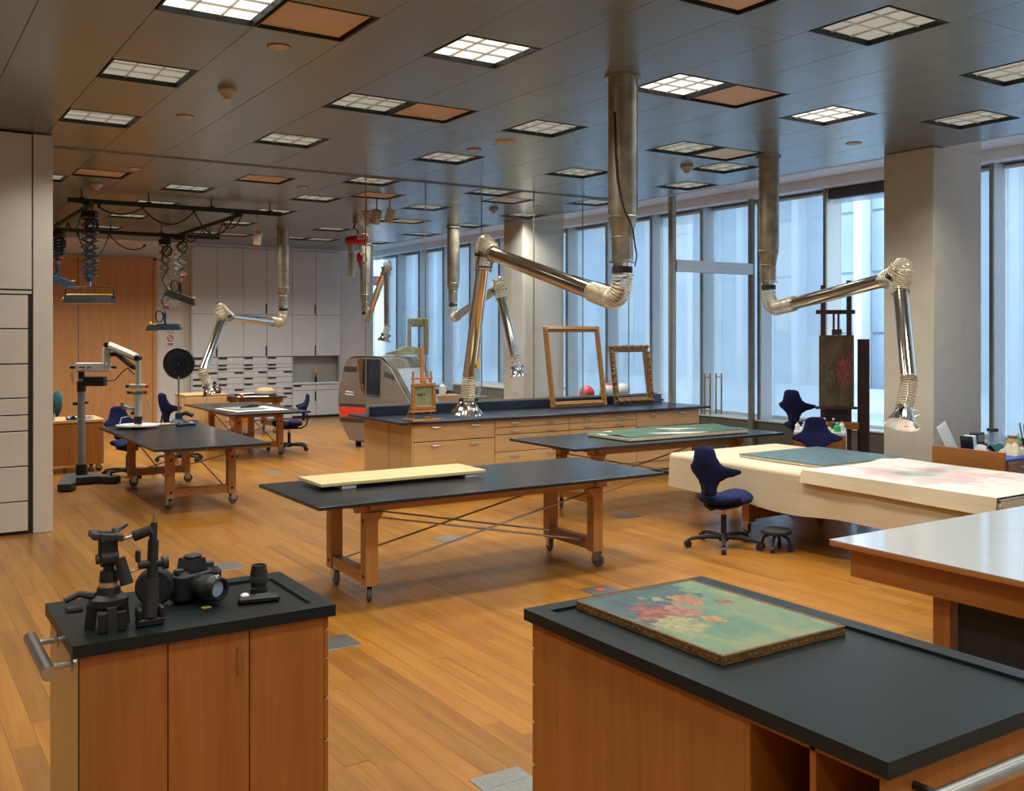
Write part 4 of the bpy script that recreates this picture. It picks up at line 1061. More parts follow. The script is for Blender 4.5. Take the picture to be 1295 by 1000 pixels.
extraction_arm('polished extraction arm in front of the white drawer cabinets', (6.468, 17.897), (6.4, 17.7, 2.20), (4.90, 16.40, 2.30), (4.22, 15.20, 1.42), (4.34, 15.14, 1.10), .17)
extraction_arm('folded extraction arm beside the red chain hoist', (9.202, 20.192), (9.2, 20.2, 2.20), (9.28, 19.25, 3.46), (9.20, 19.06, 2.18), (9.13, 19.08, 1.86), .16)
extraction_arm('extraction arm behind the glass partition by the column', (9.16, 16.148), (9.16, 16.15, 2.28), (8.12, 12.87, 2.72), (8.16, 12.49, 1.66), (8.20, 12.45, 1.38), .13)

# ================================================================== ISLAND TOP
ZI = .952
def frame_obj(name, label, w_, h_, fw, loc, tilt, rz, mat, ornate):
    t = Th(name, label, 'picture frame', loc, rz)
    R_ = Matrix.Rotation(-tilt, 4, 'X')
    for k, (x0, x1, z0, z1) in enumerate(((-w_/2, w_/2, 0, fw), (-w_/2, w_/2, h_-fw, h_), (-w_/2, -w_/2+fw, fw, h_-fw), (w_/2-fw, w_/2, fw, h_-fw))):
        m = MB(); m.m = R_.copy()
        m.box(x0, x1, -.035, .0, z0, z1, .010)
        hz = k < 2; q = fw*.22
        if hz: m.box(x0+fw*.6, x1-fw*.6, -.052, -.02, (z0+z1)/2-q, (z0+z1)/2+q, .012)
        else: m.box((x0+x1)/2-q, (x0+x1)/2+q, -.052, -.02, z0-fw*.4, z1+fw*.4, .012)
        rail = m.build('rail', mat, t)
        if ornate:
            o_ = MB(); o_.m = R_.copy(); n = 13 if hz else 17
            for i in range(n):
                u = (i+.5)/n; r_ = fw*(.17+.17*abs(math.sin(i*1.9+k)))
                px_ = x0+(x1-x0)*u if hz else ((x0+fw*.25) if k == 2 else (x1-fw*.25)); pz = ((z0+fw*.35) if k == 0 else (z1-fw*.25)) if hz else z0+(z1-z0)*u
                if hz and k == 0: pz = z0+fw*.42
                if not (k == 0 and False): o_.sph((px_, -.045, pz), r_, 8, 6)
            o_.build('carved_ornament', mat, rail, 60)
    return t
frame_obj('gilt_frame', 'tall plain gilt picture frame leaning on the glass partition', 1.0, 1.16, .085, (8.40, 11.19, ZI+.010), .17, 0, 'gilt_warm', False)
frame_obj('carved_frame', 'smaller carved gilt picture frame leaning on the glass partition', .74, .87, .10, (9.43, 11.22, ZI+.012), .16, 0, 'gilt_carved', True)
t = Th('table_easel', 'small wooden table easel on the island worktop', 'easel', (5.53, 10.58, ZI), rad(6))
for sx in (-1, 1):
    MB().box(sx*.155-.014, sx*.155+.014, -.16, .10, 0, .028, .003).build('foot', 'small_easel_wood', t)
    MB().box(sx*.13-.011, sx*.13+.011, -.075, -.053, .028, .60, .003).build('upright', 'small_easel_wood', t)
    MB().cyl((sx*.12, .09, .02), (sx*.03, -.03, .45), .008, n=6).build('back_strut', 'small_easel_wood', t)
MB().box(-.20, .20, -.175, -.145, 0, .026, .003).build('front_foot', 'small_easel_wood', t)
MB().box(-.175, .175, -.11, -.055, .105, .130, .003).build('tray', 'small_easel_wood', t)
MB().box(-.15, .15, -.078, -.052, .50, .525, .003).build('crossbar', 'small_easel_wood', t)
MB().box(-.022, .022, -.074, -.05, .12, .88, .003).build('mast', 'small_easel_wood', t)
MB().box(-.035, .035, -.11, -.075, .455, .495, .004).build('top_clamp', 'small_easel_wood', t)
t = Th('seascape_painting', 'small gold framed green seascape on the table easel', 'painting', (5.53, 10.58, ZI+.132), rad(6))
for (x0, x1, z0, z1) in ((-.175, .175, 0, .05), (-.175, .175, .275, .325), (-.175, -.125, .05, .275), (.125, .175, .05, .275)):
    MB().box(x0, x1, -.112, -.080, z0, z1, .008).build('frame_moulding', 'gilt_warm', t)
o = MB().box(-.125, .125, -.1125, .1125, 0, .008).build('canvas', 'sea_canvas', t, 0); o.rotation_euler = (PI/2, 0, 0); o.location = (0, -.084, .1625)
for i, (x, y, r, mt, lb) in enumerate(((9.20, 12.05, .12, 'pink_red', 'red glass globe shade behind the glass partition'), (9.68, 12.15, .13, 'white_plastic', 'white globe with a red cap behind the glass partition'), (10.2, 12.4, .12, 'white_plastic', 'plain white globe behind the glass partition'))):
    # globes stand on the low shelf behind the island
    t = Th('globe_shade', lb, 'globe', (x, y, .952), 0, 'globes behind the partition')
    MB().lathe([(.05, 0), (.055, .012), (.05, .02)], 20).build('foot', 'white_plastic', t)
    MB().sph((0, 0, r+.012), r, 20, 12).build('ball', mt, t)
    if i == 1: MB().lathe([(1e-5, 2*r+.016), (.05, 2*r+.008), (.085, 2*r-.018), (.088, 2*r-.03)], 20).build('cap', 'pink_red', t)
t = Th('back_shelf', 'low white shelf cabinet behind the glass partition', 'shelf', (9.8, 12.28, 0))
MB().box(-.85, .85, -.33, .33, .06, .92, .004).build('body', 'cabinet_white', t)
MB().box(-.87, .87, -.35, .35, .92, .95, .004).build('top', 'epoxy_blue', t)
MB().box(-.8, .8, -.28, .28, 0, .06).build('plinth', 'charcoal', t)
for q in (-.42, .42): MB().box(q-.41, q+.41, -.34, -.331, .08, .90, .003).build('door', 'cabinet_white', t)

# ================================================================== CAPSULE MACHINE
t = Th('chamber_machine', 'rounded stainless steel chamber with a red stripe behind the island', 'machine', (7.6, 15.8, 0))
A_, B_ = Vector((6.998, 16.44, 0)), Vector((7.686, 14.80, 0)); A2, B2 = Vector((8.25, 16.95, 0)), Vector((8.36, 15.12, 0))
PRF = [(.24, .09), (.13, .17), (.04, .42), (0, .80), (.02, 1.05), (.08, 1.40), (.13, 1.54), (.19, 1.60), (.38, 1.61), (.57, 1.60), (.63, 1.55), (.70, 1.40), (.93, .85), (1, .55), (.97, .30), (.88, .13), (.80, .09)]
def smooth2(P, k=2):
    for _ in range(k):
        q = []
        for i in range(len(P)):
            a, b = P[i], P[(i+1) % len(P)]
            q += [(a[0]*.75+b[0]*.25, a[1]*.75+b[1]*.25), (a[0]*.25+b[0]*.75, a[1]*.25+b[1]*.75)]
        P = q
    return P
SP = smooth2(PRF)
def ring_at(k, grow=1.0):
    a, b = A_.lerp(A2, k), B_.lerp(B2, k); c = (.5, .85)
    return [Vector((*(a+(b-a)*(c[0]+(s-c[0])*grow)).xy, c[1]+(z-c[1])*grow)) for s, z in SP]
MB(t).loft([ring_at(0, .975), ring_at(.0, 1.0), ring_at(.5), ring_at(1.0)]).build('shell', 'capsule_roof', t, 40)
MB(t).loft([ring_at(-.03, 1.005), ring_at(.02, 1.012), ring_at(.045, 1.005)]).build('end_flange', 'capsule_dark', t, 40)
nf = (A_-A2).normalized(); off = nf*.055
def fp(s, z, e=0): return A_+(B_-A_)*s+Vector((0, 0, z))+off+nf*e
def face_poly(P, name, mat, e=.0, th=.012, par=None):
    m = MB(t); n = len(P); vs = [fp(s, z, e+q) for q in (0, th) for s, z in P]
    m.add(vs, [tuple(range(n))[::-1], tuple(range(n, 2*n))]+[(i, (i+1) % n, n+(i+1) % n, n+i) for i in range(n)])
    return m.build(name, mat, par or t, 20)
dr = face_poly([(.16, .12)] + [p for p in PRF[2:7]] + [(.2, 1.57), (.38, 1.58), (.56, 1.57)] + PRF[11:15] + [(.86, .14)], 'door', 'capsule_steel', -.02, .02)
face_poly([(.27, 1.56), (.58, 1.56), (.57, .88), (.38, .90), (.31, 1.05), (.29, 1.3)], 'opening_liner', 'gilt_old', .001, .006, dr)
face_poly([(.36, 1.55), (.57, 1.55), (.56, .90), (.40, .92), (.33, 1.18)], 'opening_shade', 'black_plastic', .007, .006, dr)  # dark panel painted for the shade inside the open recess
face_poly([(.42, 1.52), (.56, 1.52), (.55, .94), (.43, .96)], 'window', 'epoxy_blue', .013, .006, dr)
face_poly([(.02, .70), (.62, .70), (.96, .70), (.96, .53), (.05, .53)], 'red_stripe', 'red_bright', .002, .006, dr)
for z0, z1 in ((1.33, 1.42), (.72, .76), (.44, .51)): face_poly([(.09 if z0 > 1 else .03, z0), (.26 if z0 > 1 else .97, z0), (.26 if z0 > 1 else .96, z1), (.09 if z0 > 1 else .03, z1)], 'dark_band', 'capsule_dark', .001, .005, dr)
face_poly([(.62, 1.26), (.76, 1.20), (.74, 1.30), (.62, 1.35)], 'dark_band', 'capsule_dark', .001, .005, dr)
face_poly([(.085, 1.03), (.10, 1.06), (.115, 1.03), (.10, .99)], 'emblem', 'pink_red', .002, .004, dr)
face_poly([(.11, .99), (.21, .98), (.21, .955), (.11, .965)], 'lettering_line', 'white_plastic', .002, .004, dr)
face_poly([(.10, .945), (.22, .935), (.22, .91), (.10, .92)], 'lettering_line', 'white_plastic', .002, .004, dr)
m = MB(t); rr = [ring_at(.12, 1.006), ring_at(.9, 1.006)]; n = len(SP)
idx = [i for i in range(n) if .70 < SP[i][0] < .94 and .84 < SP[i][1] < 1.40]
pl = [rr[0][i] for i in idx]+[rr[1][i] for i in idx][::-1]
m.sheet(lambda u, v: rr[0][idx[round(u*(len(idx)-1))]].lerp(rr[1][idx[round(u*(len(idx)-1))]], v), len(idx)-1, 4).build('side_window', 'gloss_steel_blue', t, 60)
for p in (A_.lerp(A2, .12).lerp(B_, .18), A_.lerp(B_, .8).lerp(B2, .1), A2.lerp(A_, .1).lerp(B2, .2), B2.lerp(A2, .2)):
    MB(t).cyl((p.x, p.y, 0), (p.x, p.y, .10), .05, n=12).build('foot', 'black_rubber', t)
t = Th('broken_frame', 'old mossy gilt picture frame fragment on top of the steel chamber', 'picture frame', (8.02, 15.75, 1.625), rad(-33))
for (x0, x1, z0, z1) in ((-.02, .05, .12, .66), (.27, .36, .0, .66), (.05, .27, .50, .66)): MB().box(x0, x1, -.05, .03, z0, z1, .02).build('rail', 'green_gilt', t)
mm = MB().loft([[(-.42, -.05, 0), (-.42, .05, 0), (-.40, .05, .03), (-.40, -.05, .03)], [(-.2, -.07, 0), (-.2, .07, 0), (-.2, .06, .10), (-.2, -.06, .08)], [(.0, -.08, 0), (.0, .08, 0), (.0, .05, .17), (.0, -.05, .15)], [(.2, -.07, 0), (.2, .06, 0), (.2, .05, .10), (.2, -.05, .12)], [(.30, -.05, 0), (.30, .05, 0), (.30, .04, .12), (.30, -.04, .14)]]); mm.build('lower_rail', 'green_gilt', t)
# ---- counters and boxes by the far windows
t = Th('window_counter', 'grey counter with white top beneath the far windows', 'counter', (11.4, 17.8, 0))
MB().box(-.45, .45, -1.5, 1.5, 0, .86, .004).build('body', 'grey_box', t); MB().box(-.48, .48, -1.52, 1.52, .86, .90, .004).build('top', 'white_plastic', t)
for i in range(4): MB().box(-.462, -.45, -1.48+.745*i, -.75+.745*i, .08, .84, .003).build('door', 'sill_grey', t)
t = Th('storage_box', 'brown cardboard box beside the steel chamber', 'box', (8.95, 16.1, 0))
MB().box(-.25, .25, -.2, .2, 0, .86, .004).build('carton', 'cardboard', t); MB().box(-.252, .252, -.02, .02, .858, .864).build('tape', 'cream_cloth', t)
t = Th('white_jug', 'white plastic jug on the cardboard box', 'jug', (8.90, 16.1, .865))
MB().lathe([(.06, 0), (.07, .1), (.06, .16), (.025, .19), (.025, .22)], 14).build('body', 'white_plastic', t); MB().tube([(.06, 0, .15), (.10, 0, .13), (.09, 0, .06), (.066, 0, .05)], .008, 6).build('handle', 'white_plastic', t)
t = Th('grey_crate', 'grey crate with pale bottles standing before the window counter', 'crate', (9.7, 16.3, 0))
MB().box(-.22, .22, -.2, .2, 0, .80, .006).build('crate', 'grey_box', t)
for k in range(3): MB().cyl((-.12+.12*k, 0, .80), (-.12+.12*k, 0, .98+.03*k), .04, .03, n=10).build('bottle', 'clear_bottle', t)

# ================================================================== HOIST, PROJECTORS
t = Th('chain_hoist', 'red electric chain hoist hanging from a pipe under the ceiling', 'hoist', (6.95, 15.6, ZC))
MB().cyl((0, 0, 0), (0, 0, -.12), .07, n=16).build('mount', 'duct_zinc', t)
MB().tube([(-.02, 0, -.10), (-.06, 0, -.20), (.02, 0, -.24), (.03, 0, -.32)], .02, 8).build('hook', 'black_metal', t)
D_ = Vector((.8387, -.5446, .12)).normalized()
k = MB(); k.loft([[Vector((0, 0, -.40))+D_*u+Vector((-.5446*math.sin(q)*r_*0+.5446*math.cos(q)*r_, .8387*math.cos(q)*r_, math.sin(q)*r_)) for q in [2*PI*i/16 for i in range(16)]] for u, r_ in ((-.20, .04), (-.18, .075), (-.1, .085), (.02, .085), (.03, .095), (.16, .095), (.19, .07), (.20, .03))]); k.build('motor', 'red_paint', t, 40)
k = MB(); k.cbox(Vector((0, 0, -.38))+D_*.09+Vector((-.052, -.082, 0)), .13, .006, .06, Matrix.Rotation(-rad(33), 3, 'Z')); k.build('nameplate', 'white_plastic', t)
k = MB(); k.cbox(Vector((0, 0, -.38))+D_*.09+Vector((-.055, -.086, 0)), .09, .004, .018, Matrix.Rotation(-rad(33), 3, 'Z')); k.build('lettering', 'charcoal', t)
MB().cyl((-.08, .05, -.45), (-.08, .05, -1.02), .055, n=18).build('chain_bag', 'duct_zinc', t)
for q in (.03, .055): MB().tube([(q, 0, -.46), (q, 0, -.62)], .005, 5).build('chain', 'steel', t)
MB().lathe([(.02, -.80), (.05, -.77), (.055, -.66), (.03, -.62)], 14, (.05, -.01, 0)).build('pendant', 'red_paint', t)
MB().tube([(.05, -.01, -.80), (.075, -.01, -.84), (.05, -.01, -.88), (.025, -.01, -.84), (.05, -.01, -.80)], .011, 6).build('load_hook', 'black_metal', t)
MB().tube([(.07, 0, -.62), (.15, -.05, -.66), (.16, -.06, -.76), (.09, -.02, -.82)], .008, 6).build('control_cable', 'black_rubber', t)
for i, (x, y, z, lb, nm_) in enumerate(((6.30, 13.80, 3.78, 'boxy cream loudspeaker under the ceiling next to the hoist', 'wall_speaker'), (6.44, 13.74, 3.80, 'cream loudspeaker tilted down, middle one of three near the hoist', 'wall_speaker'), (6.62, 13.62, 3.82, 'cream loudspeaker hung near the glass partition edge', 'wall_speaker'), (5.56, 16.65, 3.66, 'cream ceiling loudspeaker beside the far duct', 'wall_speaker'))):
    t = Th(nm_, lb, 'speaker', (x, y, z), rad((-33, -60, -15, -33)[i]), 'cream loudspeakers')
    k = MB(); k.m = Matrix.Rotation(rad((5, 22, 14, 10)[i]), 4, 'Y') @ Matrix.Rotation(rad(12), 4, 'X')
    k.box(-.06, .06, -.06, .06, -.12, .10, .008).build('cabinet', 'cream_plastic', t)
    k = MB(); k.m = Matrix.Rotation(rad((5, 22, 14, 10)[i]), 4, 'Y') @ Matrix.Rotation(rad(12), 4, 'X')
    k.box(-.05, .05, -.064, -.06, -.11, .06, .002).build('grille', 'tan_and_reflection', t)
    MB().cyl((0, .02, .08), (0, .02, ZC-z), .012, n=8).build('bracket', 'mullion_dark', t)

# ================================================================== LIGHTING RAILS AND PANTOGRAPH LAMPS
RL = 3.90
def rail(label, a, b, zz=RL):
    t = Th('lighting_rail', label, 'rail', (a[0], a[1], zz))
    d = (Vector((*b, 0))-Vector((*a, 0))); L = d.length; ang = math.atan2(d.y, d.x)
    k = MB(); k.m = Matrix.Rotation(ang, 4, 'Z'); k.box(0, L, -.025, .025, -.035, .035, .004).build('beam', 'black_metal', t)
    n = 4
    for i in range(n):
        u = L*(.06+.88*i/(n-1)); k = MB(); k.m = Matrix.Rotation(ang, 4, 'Z')
        k.box(u-.035, u+.035, -.045, .045, -.005, .05, .004).cyl((u, 0, .05), (u, 0, ZC-zz+.0), .012, n=8); k.build('hanger', 'black_metal', t)
    return t
rail('long black lighting rail in front, parallel to the far wall', (2.29, 15.1), (5.43, 15.1))
rail('long black lighting rail near the wooden doors', (2.59, 19.5), (5.74, 19.5))
CZ = RL-.085
def crossrail(label, x, y0, y1):
    t = Th('cross_rail', label, 'rail', (x, y0, CZ))
    MB().box(-.022, .022, 0, y1-y0, -.03, .03, .004).build('beam', 'black_metal', t)
    for yy in (15.1-y0, 19.5-y0):
        k = MB().box(-.07, .07, yy-.06, yy+.06, .03, .05, .005)
        for sx in (-.05, .05): k.cyl((sx, yy-.035, .065), (sx, yy+.035, .065), .028, n=12)
        k.build('trolley', 'charcoal', t)
    m = MB().tube(hang((.06, .1, .02), (.06, 1.1, -.02), .14)+hang((.06, 1.1, -.02), (.06, 2.3, -.02), .18)[1:]+hang((.06, 2.3, -.02), (.06, 3.6, 0), .16)[1:], .012, 6); m.build('cable', 'black_rubber', t)
crossrail('black cross rail carrying the yellow-topped lamp', 2.55, 14.85, 19.75)
crossrail('black cross rail carrying the two blade lamps', 4.69, 14.85, 19.75)
def festoon(label, pts, sag):
    t = Th('festoon_cable', label, 'cable', pts[0])
    P = []
    for a, b, s_ in zip(pts[:-1], pts[1:], sag): P += hang(a, b, s_)
    k = MB(t); k.tube(P, .012, 6); k.build('cable', 'black_rubber', t)
    for p in pts: MB(t).box(p[0]-.02, p[0]+.02, p[1]-.02, p[1]+.02, p[2]-.01, p[2]+.04).build('cable_clip', 'black_metal', t)
festoon('black cable swagged under the front lighting rail', [(2.7, 15.06, 3.82), (3.30, 15.06, 3.85), (4.05, 15.06, 3.85), (4.62, 15.06, 3.74)], [.10, .22, .28])
festoon('black cable swagged under the rail near the wooden doors', [(3.13, 19.46, 3.82), (3.67, 19.46, 3.85), (4.3, 19.46, 3.66)], [.42, .15])
def pantograph(label, x, y, z0, z1, wdt, n, col, kind, rz=rad(-33), lamp=.6):
    t = Th('pantograph_lamp', label, 'studio lamp', (x, y, z0), rz, 'pantograph lamps')
    MB().box(-.10, .10, -.07, .07, -.09, 0, .01).build('carriage', 'black_metal', t)
    L = z0-z1; st = (L-.2)/n; zt = -.10
    for pl in (-.05, .05):
        for s_ in range(n):
            a = zt-st*s_; b = a-st
            for (p0, p1) in (((-wdt, pl, a), (wdt, pl, b)), ((wdt, pl+.012, a), (-wdt, pl+.012, b))):
                d = Vector(p1)-Vector(p0); ang = math.atan2(d.z, d.x)
                MB().cbox((Vector(p0)+Vector(p1))/2, d.length+.012, .006, .020, Matrix.Rotation(-ang, 3, 'Y')).build('scissor_bar', col, t, 0)
    for s_ in range(n+1):
        MB().cyl((-wdt, -.06, zt-st*s_), (-wdt, .06, zt-st*s_), .006, n=6).build('pivot_pin', 'steel', t)
        MB().cyl((wdt, -.06, zt-st*s_), (wdt, .06, zt-st*s_), .006, n=6).build('pivot_pin', 'steel', t)
    MB().tube([(wdt*.6*math.sin(i*.8)+.02, -.08+.02*math.cos(i), -.05-(L-.1)*i/24) for i in range(25)], .011, 6).build('power_cable', 'black_rubber', t)
    MB().tube([(.06+.09*math.cos(i*.55), -.09+.012*i/10, -.22+.10*math.sin(i*.55)) for i in range(26)], .012, 6).build('cable_loop', 'black_rubber', t)
    zb = zt-st*n
    MB().box(-.05, .05, -.05, .05, zb-.08, zb, .012).build('lower_block', col, t)
    MB().cyl((0, 0, zb-.16), (0, 0, zb-.08), .018, n=10).build('spigot', 'steel', t)
    if kind != 'bar': MB().sph((.06, -.03, zb-.04), .035, 10, 6).build('lock_knob', 'red_paint', t)
    if kind == 'bar':
        zl = zb-.34; w_ = .36
        MB().tube([(-w_+.01, 0, zl), (-w_+.01, 0, zb-.19), (-w_+.05, 0, zb-.165), (w_-.05, 0, zb-.165), (w_-.01, 0, zb-.19), (w_-.01, 0, zl)], .010, 6).build('yoke', 'black_metal', t)
        MB().prism([(-.10, -.09), (.10, -.09), (.075, .03), (-.075, .03)], -w_, w_, 'x').add([], [])
        k = MB(); k.m = Matrix.Translation((0, 0, zl)); k.prism([(-.11, -.05), (.11, -.05), (.085, .055), (-.085, .055)], -w_+.02, w_-.02, 'x'); k.build('lamp_body', 'black_plastic', t)
        k = MB(); k.m = Matrix.Translation((0, 0, zl)); k.box(-w_+.05, w_-.05, -.08, .08, .055, .075, .006); k.build('yellow_top', 'yellow_plastic', t)
        k = MB(); k.m = Matrix.Translation((0, 0, zl)); k.box(-w_+.04, w_-.04, -.10, .10, -.062, -.05, .003); k.build('diffuser', 'white_plastic', t)
        k = MB(); k.m = Matrix.Translation((0, 0, zl)); k.cyl((-w_-.02, 0, 0), (-w_+.02, 0, 0), .035, n=12); k.build('tilt_knob', 'yellow_plastic', t)
        k = MB(); k.m = Matrix.Translation((0, 0, zl)); k.cyl((-w_-.11, 0, -.01), (-w_-.02, 0, 0), .006, n=6); k.build('tilt_handle', 'black_metal', t)
        MB().tube([(-.06, -.03, zb-.05), (-.12, -.05, zb-.2), (-.05, -.06, zb-.33), (.08, -.05, zb-.30), (.09, -.04, zb-.18), (.05, -.02, zb-.12)], .006, 6).build('lead', 'black_rubber', t)
    else:
        tilt = {'blade': 0.0, 'tilted': rad(20)}[kind]; col2 = 'blue_metal' if col == 'blue_metal' or kind == 'blade' else 'black_metal'
        zl = zb-.42
        MB().box(-.022, .022, -.012, .012, zl, zb-.14, .003).build('drop_arm', col2, t)
        k = MB(); k.m = Matrix.Translation((0, 0, zl)) @ Matrix.Rotation(tilt, 4, 'Y')
        k.prism([(-lamp/2, -.06), (lamp/2, -.06), (lamp/2-.06, .06), (-lamp/2+.05, .06)], -.07, .05, 'y'); k.build('lamp_hood', col2, t)
        for sx in (-1, 1):
            k = MB(); k.m = Matrix.Translation((0, 0, zl)) @ Matrix.Rotation(tilt, 4, 'Y')
            k.cyl((sx*(lamp/2-.07), -.01, .06), (sx*(lamp/2-.035), -.01, .09), .016, n=8); k.build('wing_nut', 'yellow_plastic', t)
        k = MB(); k.m = Matrix.Translation((0, 0, zl)) @ Matrix.Rotation(tilt, 4, 'Y')
        k.cyl((-.018, -.072, 0), (-.018, -.085, 0), .013, n=8); k.build('bolt', 'brass', t)
        k = MB(); k.m = Matrix.Translation((0, 0, zl)) @ Matrix.Rotation(tilt, 4, 'Y')
        k.cyl((.018, -.072, 0), (.018, -.085, 0), .013, n=8); k.build('bolt', 'brass', t)
        MB().tube([(-.10+.075*math.cos(i*.7), -.05+.003*i, zb-.22+.11*math.sin(i*.7)) for i in range(20)], .010, 6).build('coiled_lead', 'black_rubber', t)
        if kind == 'blade':
            k = MB(); k.m = Matrix.Translation((-.20, -.06, zl-.02)); k.prism([(-.12, -.05), (.10, -.05), (.07, .06), (-.07, .06)], -.09, -.02, 'y'); k.build('side_lamp', 'charcoal', t)
            k = MB(); k.m = Matrix.Translation((-.20, -.06, zl-.02)); k.box(-.075, .075, -.09, -.02, .06, .08, .004); k.build('yellow_top', 'yellow_plastic', t)
pantograph('pantograph lamp with a long yellow-topped light bar', 2.62, 15.3, CZ-.03, 2.74, .105, 8, 'blue_metal', 'bar')
pantograph('pantograph lamp extended low with a blue blade hood', 4.62, 19.2, CZ-.03, 2.45, .10, 8, 'scope_grey', 'blade', lamp=.64)
pantograph('pantograph lamp with a tilted black hood before the clock', 4.64, 18.15, CZ-.03, 2.98, .10, 6, 'scope_grey', 'tilted', lamp=.58)
pantograph('pantograph lamp with blue hood beside the storage wall', 2.68, 18.6, CZ-.03, 3.25, .10, 6, 'blue_metal', 'tilted')

# ================================================================== MICROSCOPE ON ITS FLOOR STAND
t = Th('stereo_microscope', 'pale surgical microscope on a jointed arm and black floor stand', 'microscope', (2.345, 14.30, 0))
def W(mb): mb.m = t.inv.copy(); return mb
MB(t).prism([(1.93, 13.50), (2.08, 13.44), (2.16, 13.60), (2.22, 13.98), (2.50, 13.98), (2.62, 13.82), (2.76, 13.86), (2.76, 14.02), (2.58, 14.20), (2.50, 14.46), (2.18, 14.46), (2.10, 14.20), (1.98, 13.75)], .02, .10).build('base', 'charcoal', t)
for x, y in ((2.0, 13.53), (2.70, 13.92), (2.24, 14.40), (2.46, 14.40)): MB(t).cyl((x, y, 0), (x, y, .03), .035, n=12).build('levelling_foot', 'black_rubber', t)
MB(t).cyl((2.66, 13.97, .10), (2.66, 13.97, .15), .012, n=8).cyl((2.66, 13.97, .15), (2.66, 13.97, .165), .05, n=14).build('brake_knob', 'black_plastic', t)
c0 = Vector((2.345, 14.30, 0))
MB(t).cyl(c0+Vector((0, 0, .10)), c0+Vector((0, 0, .24)), .075, n=20).build('column_foot', 'black_plastic', t)
MB(t).cyl(c0+Vector((0, 0, .24)), c0+Vector((0, 0, 1.24)), .05, n=24).build('column', 'scope_grey', t)
MB(t).cyl(c0+Vector((0, 0, 1.22)), c0+Vector((0, 0, 1.36)), .058, n=20).cyl(c0+Vector((0, 0, 1.40)), c0+Vector((0, 0, 1.50)), .04, n=16).build('clamp_collar', 'black_plastic', t)
MB(t).cyl(c0+Vector((0, 0, 1.36)), c0+Vector((0, 0, 1.40)), .045, n=16).build('spacer', 'steel', t)
cr = Vector((CR.x, CR.y, 0)); cf = Vector((CF.x, CF.y, 0))
def bar(p0, p1, w_, h_, b=.01):
    """box beam between two points, h_ tall"""
    p0, p1 = Vector(p0), Vector(p1); d = p1-p0; yaw = math.atan2(d.y, d.x); pit = math.atan2(d.z, math.hypot(d.x, d.y))
    m = MB(t); m.m = m.m @ Matrix.Translation(p0) @ Matrix.Rotation(yaw, 4, 'Z') @ Matrix.Rotation(-pit, 4, 'Y')
    m.box(0, d.length, -w_/2, w_/2, -h_/2, h_/2, b); return m
p1 = c0+Vector((0, 0, 1.55))-cr*.06
p2 = p1+cr*.46-cf*.05
a1 = bar(p1, p2, .11, .12, .012).build('lower_arm', 'scope_white', t)
for k_, l_ in ((.10, .075), (.185, .03), (.225, .03), (.265, .055), (.33, .03)):
    q = p1+cr*k_-cf*.078; MB(t).cbox(q, l_, .004, .018, Matrix.Rotation(-rad(33), 3, 'Z')).build('lettering', 'charcoal', a1)
MB(t).cyl(p1-cr*.03, p1-cr*.09, .025, n=12).cyl(p2+cr*.02, p2+cr*.09, .014, .022, n=10).build('brake_knob', 'black_plastic', t)
bar(p2-cr*.04+Vector((0, 0, .0)), p2-cr*.04+Vector((0, 0, .26)), .09, .09, .01).build('elbow_post', 'scope_white', t)
p3 = p2+Vector((0, 0, .30))-cr*.02; p4 = p3+cr*.50+Vector((0, 0, -.17))-cf*.25
bar(p3, p4, .09, .10, .03).build('upper_arm', 'scope_white', t)
for p in (p3, p4): MB(t).cyl(p-cf*.06, p+cf*.06, .035, n=16).build('joint_cap', 'black_plastic', t)
MB(t).tube([p2+Vector((0, 0, .17))+cr*.02, p2+Vector((0, 0, .18))+cr*.10, p4+Vector((0, 0, -.11))-cr*.08, p4+Vector((0, 0, -.14))], [.03, .036, .034, .028], 10).build('gas_spring', 'black_plastic', t)
MB(t).cyl(p4+Vector((0, 0, -.03)), p4+Vector((0, 0, -.34)), .035, n=16).build('drop_tube', 'scope_white', t)
hd = p4+Vector((0, 0, -.37))
bar(hd-cr*.11, hd+cr*.09, .07, .055, .01).build('coupling', 'scope_white', t)
bar(hd-cr*.09+Vector((0, 0, -.09)), hd+cr*.07+Vector((0, 0, -.08)), .06, .05, .01).build('coupling', 'scope_grey', t)
for q, cl, s_ in ((hd-cr*.11, 'black_plastic', -1), (hd-cr*.09+Vector((0, 0, -.085)), 'black_plastic', -1), (hd+cr*.09, 'red_bright', 1), (hd+cr*.07+Vector((0, 0, -.085)), 'red_bright', 1)):
    MB(t).cyl(q, q+cr*s_*.05, .016, .026, n=12).build('lock_knob', cl, t)
MB(t).cyl(hd+Vector((0, 0, -.11)), hd+Vector((0, 0, -.46)), .05, .04, n=18).build('optic_body', 'scope_white', t)
MB(t).tube([hd+Vector((0, 0, -.30)), hd+Vector((0, 0, -.30))-cr*.12, hd+Vector((0, 0, -.26))-cr*.20], [.03, .024, .026], 10).build('eyepiece', 'scope_grey', t)
MB(t).cyl(hd+Vector((0, 0, -.30))-cr*.18, hd+Vector((0, 0, -.22))-cr*.21, .028, n=12).build('eyecup', 'scope_grey', t)
MB(t).cyl(hd+Vector((0, 0, -.40)), hd+Vector((0, 0, -.50)), .052, n=18).build('objective', 'black_plastic', t)
MB(t).cyl(hd+Vector((0, 0, -.36))-cr*.04, hd+Vector((0, 0, -.36))-cr*.09, .024, n=12).build('focus_knob', 'black_plastic', t)
bx_ = c0+Vector((0, 0, 1.36))+cr*.05; bar(bx_, bx_+cr*.28-cf*.02, .12, .13, .008).build('power_unit', 'black_plastic', t)
MB(t).cyl(c0+Vector((0, 0, 1.06))-cr*.05, c0+Vector((0, 0, 1.06))-cr*.11, .026, n=12).build('column_lock', 'black_plastic', t)
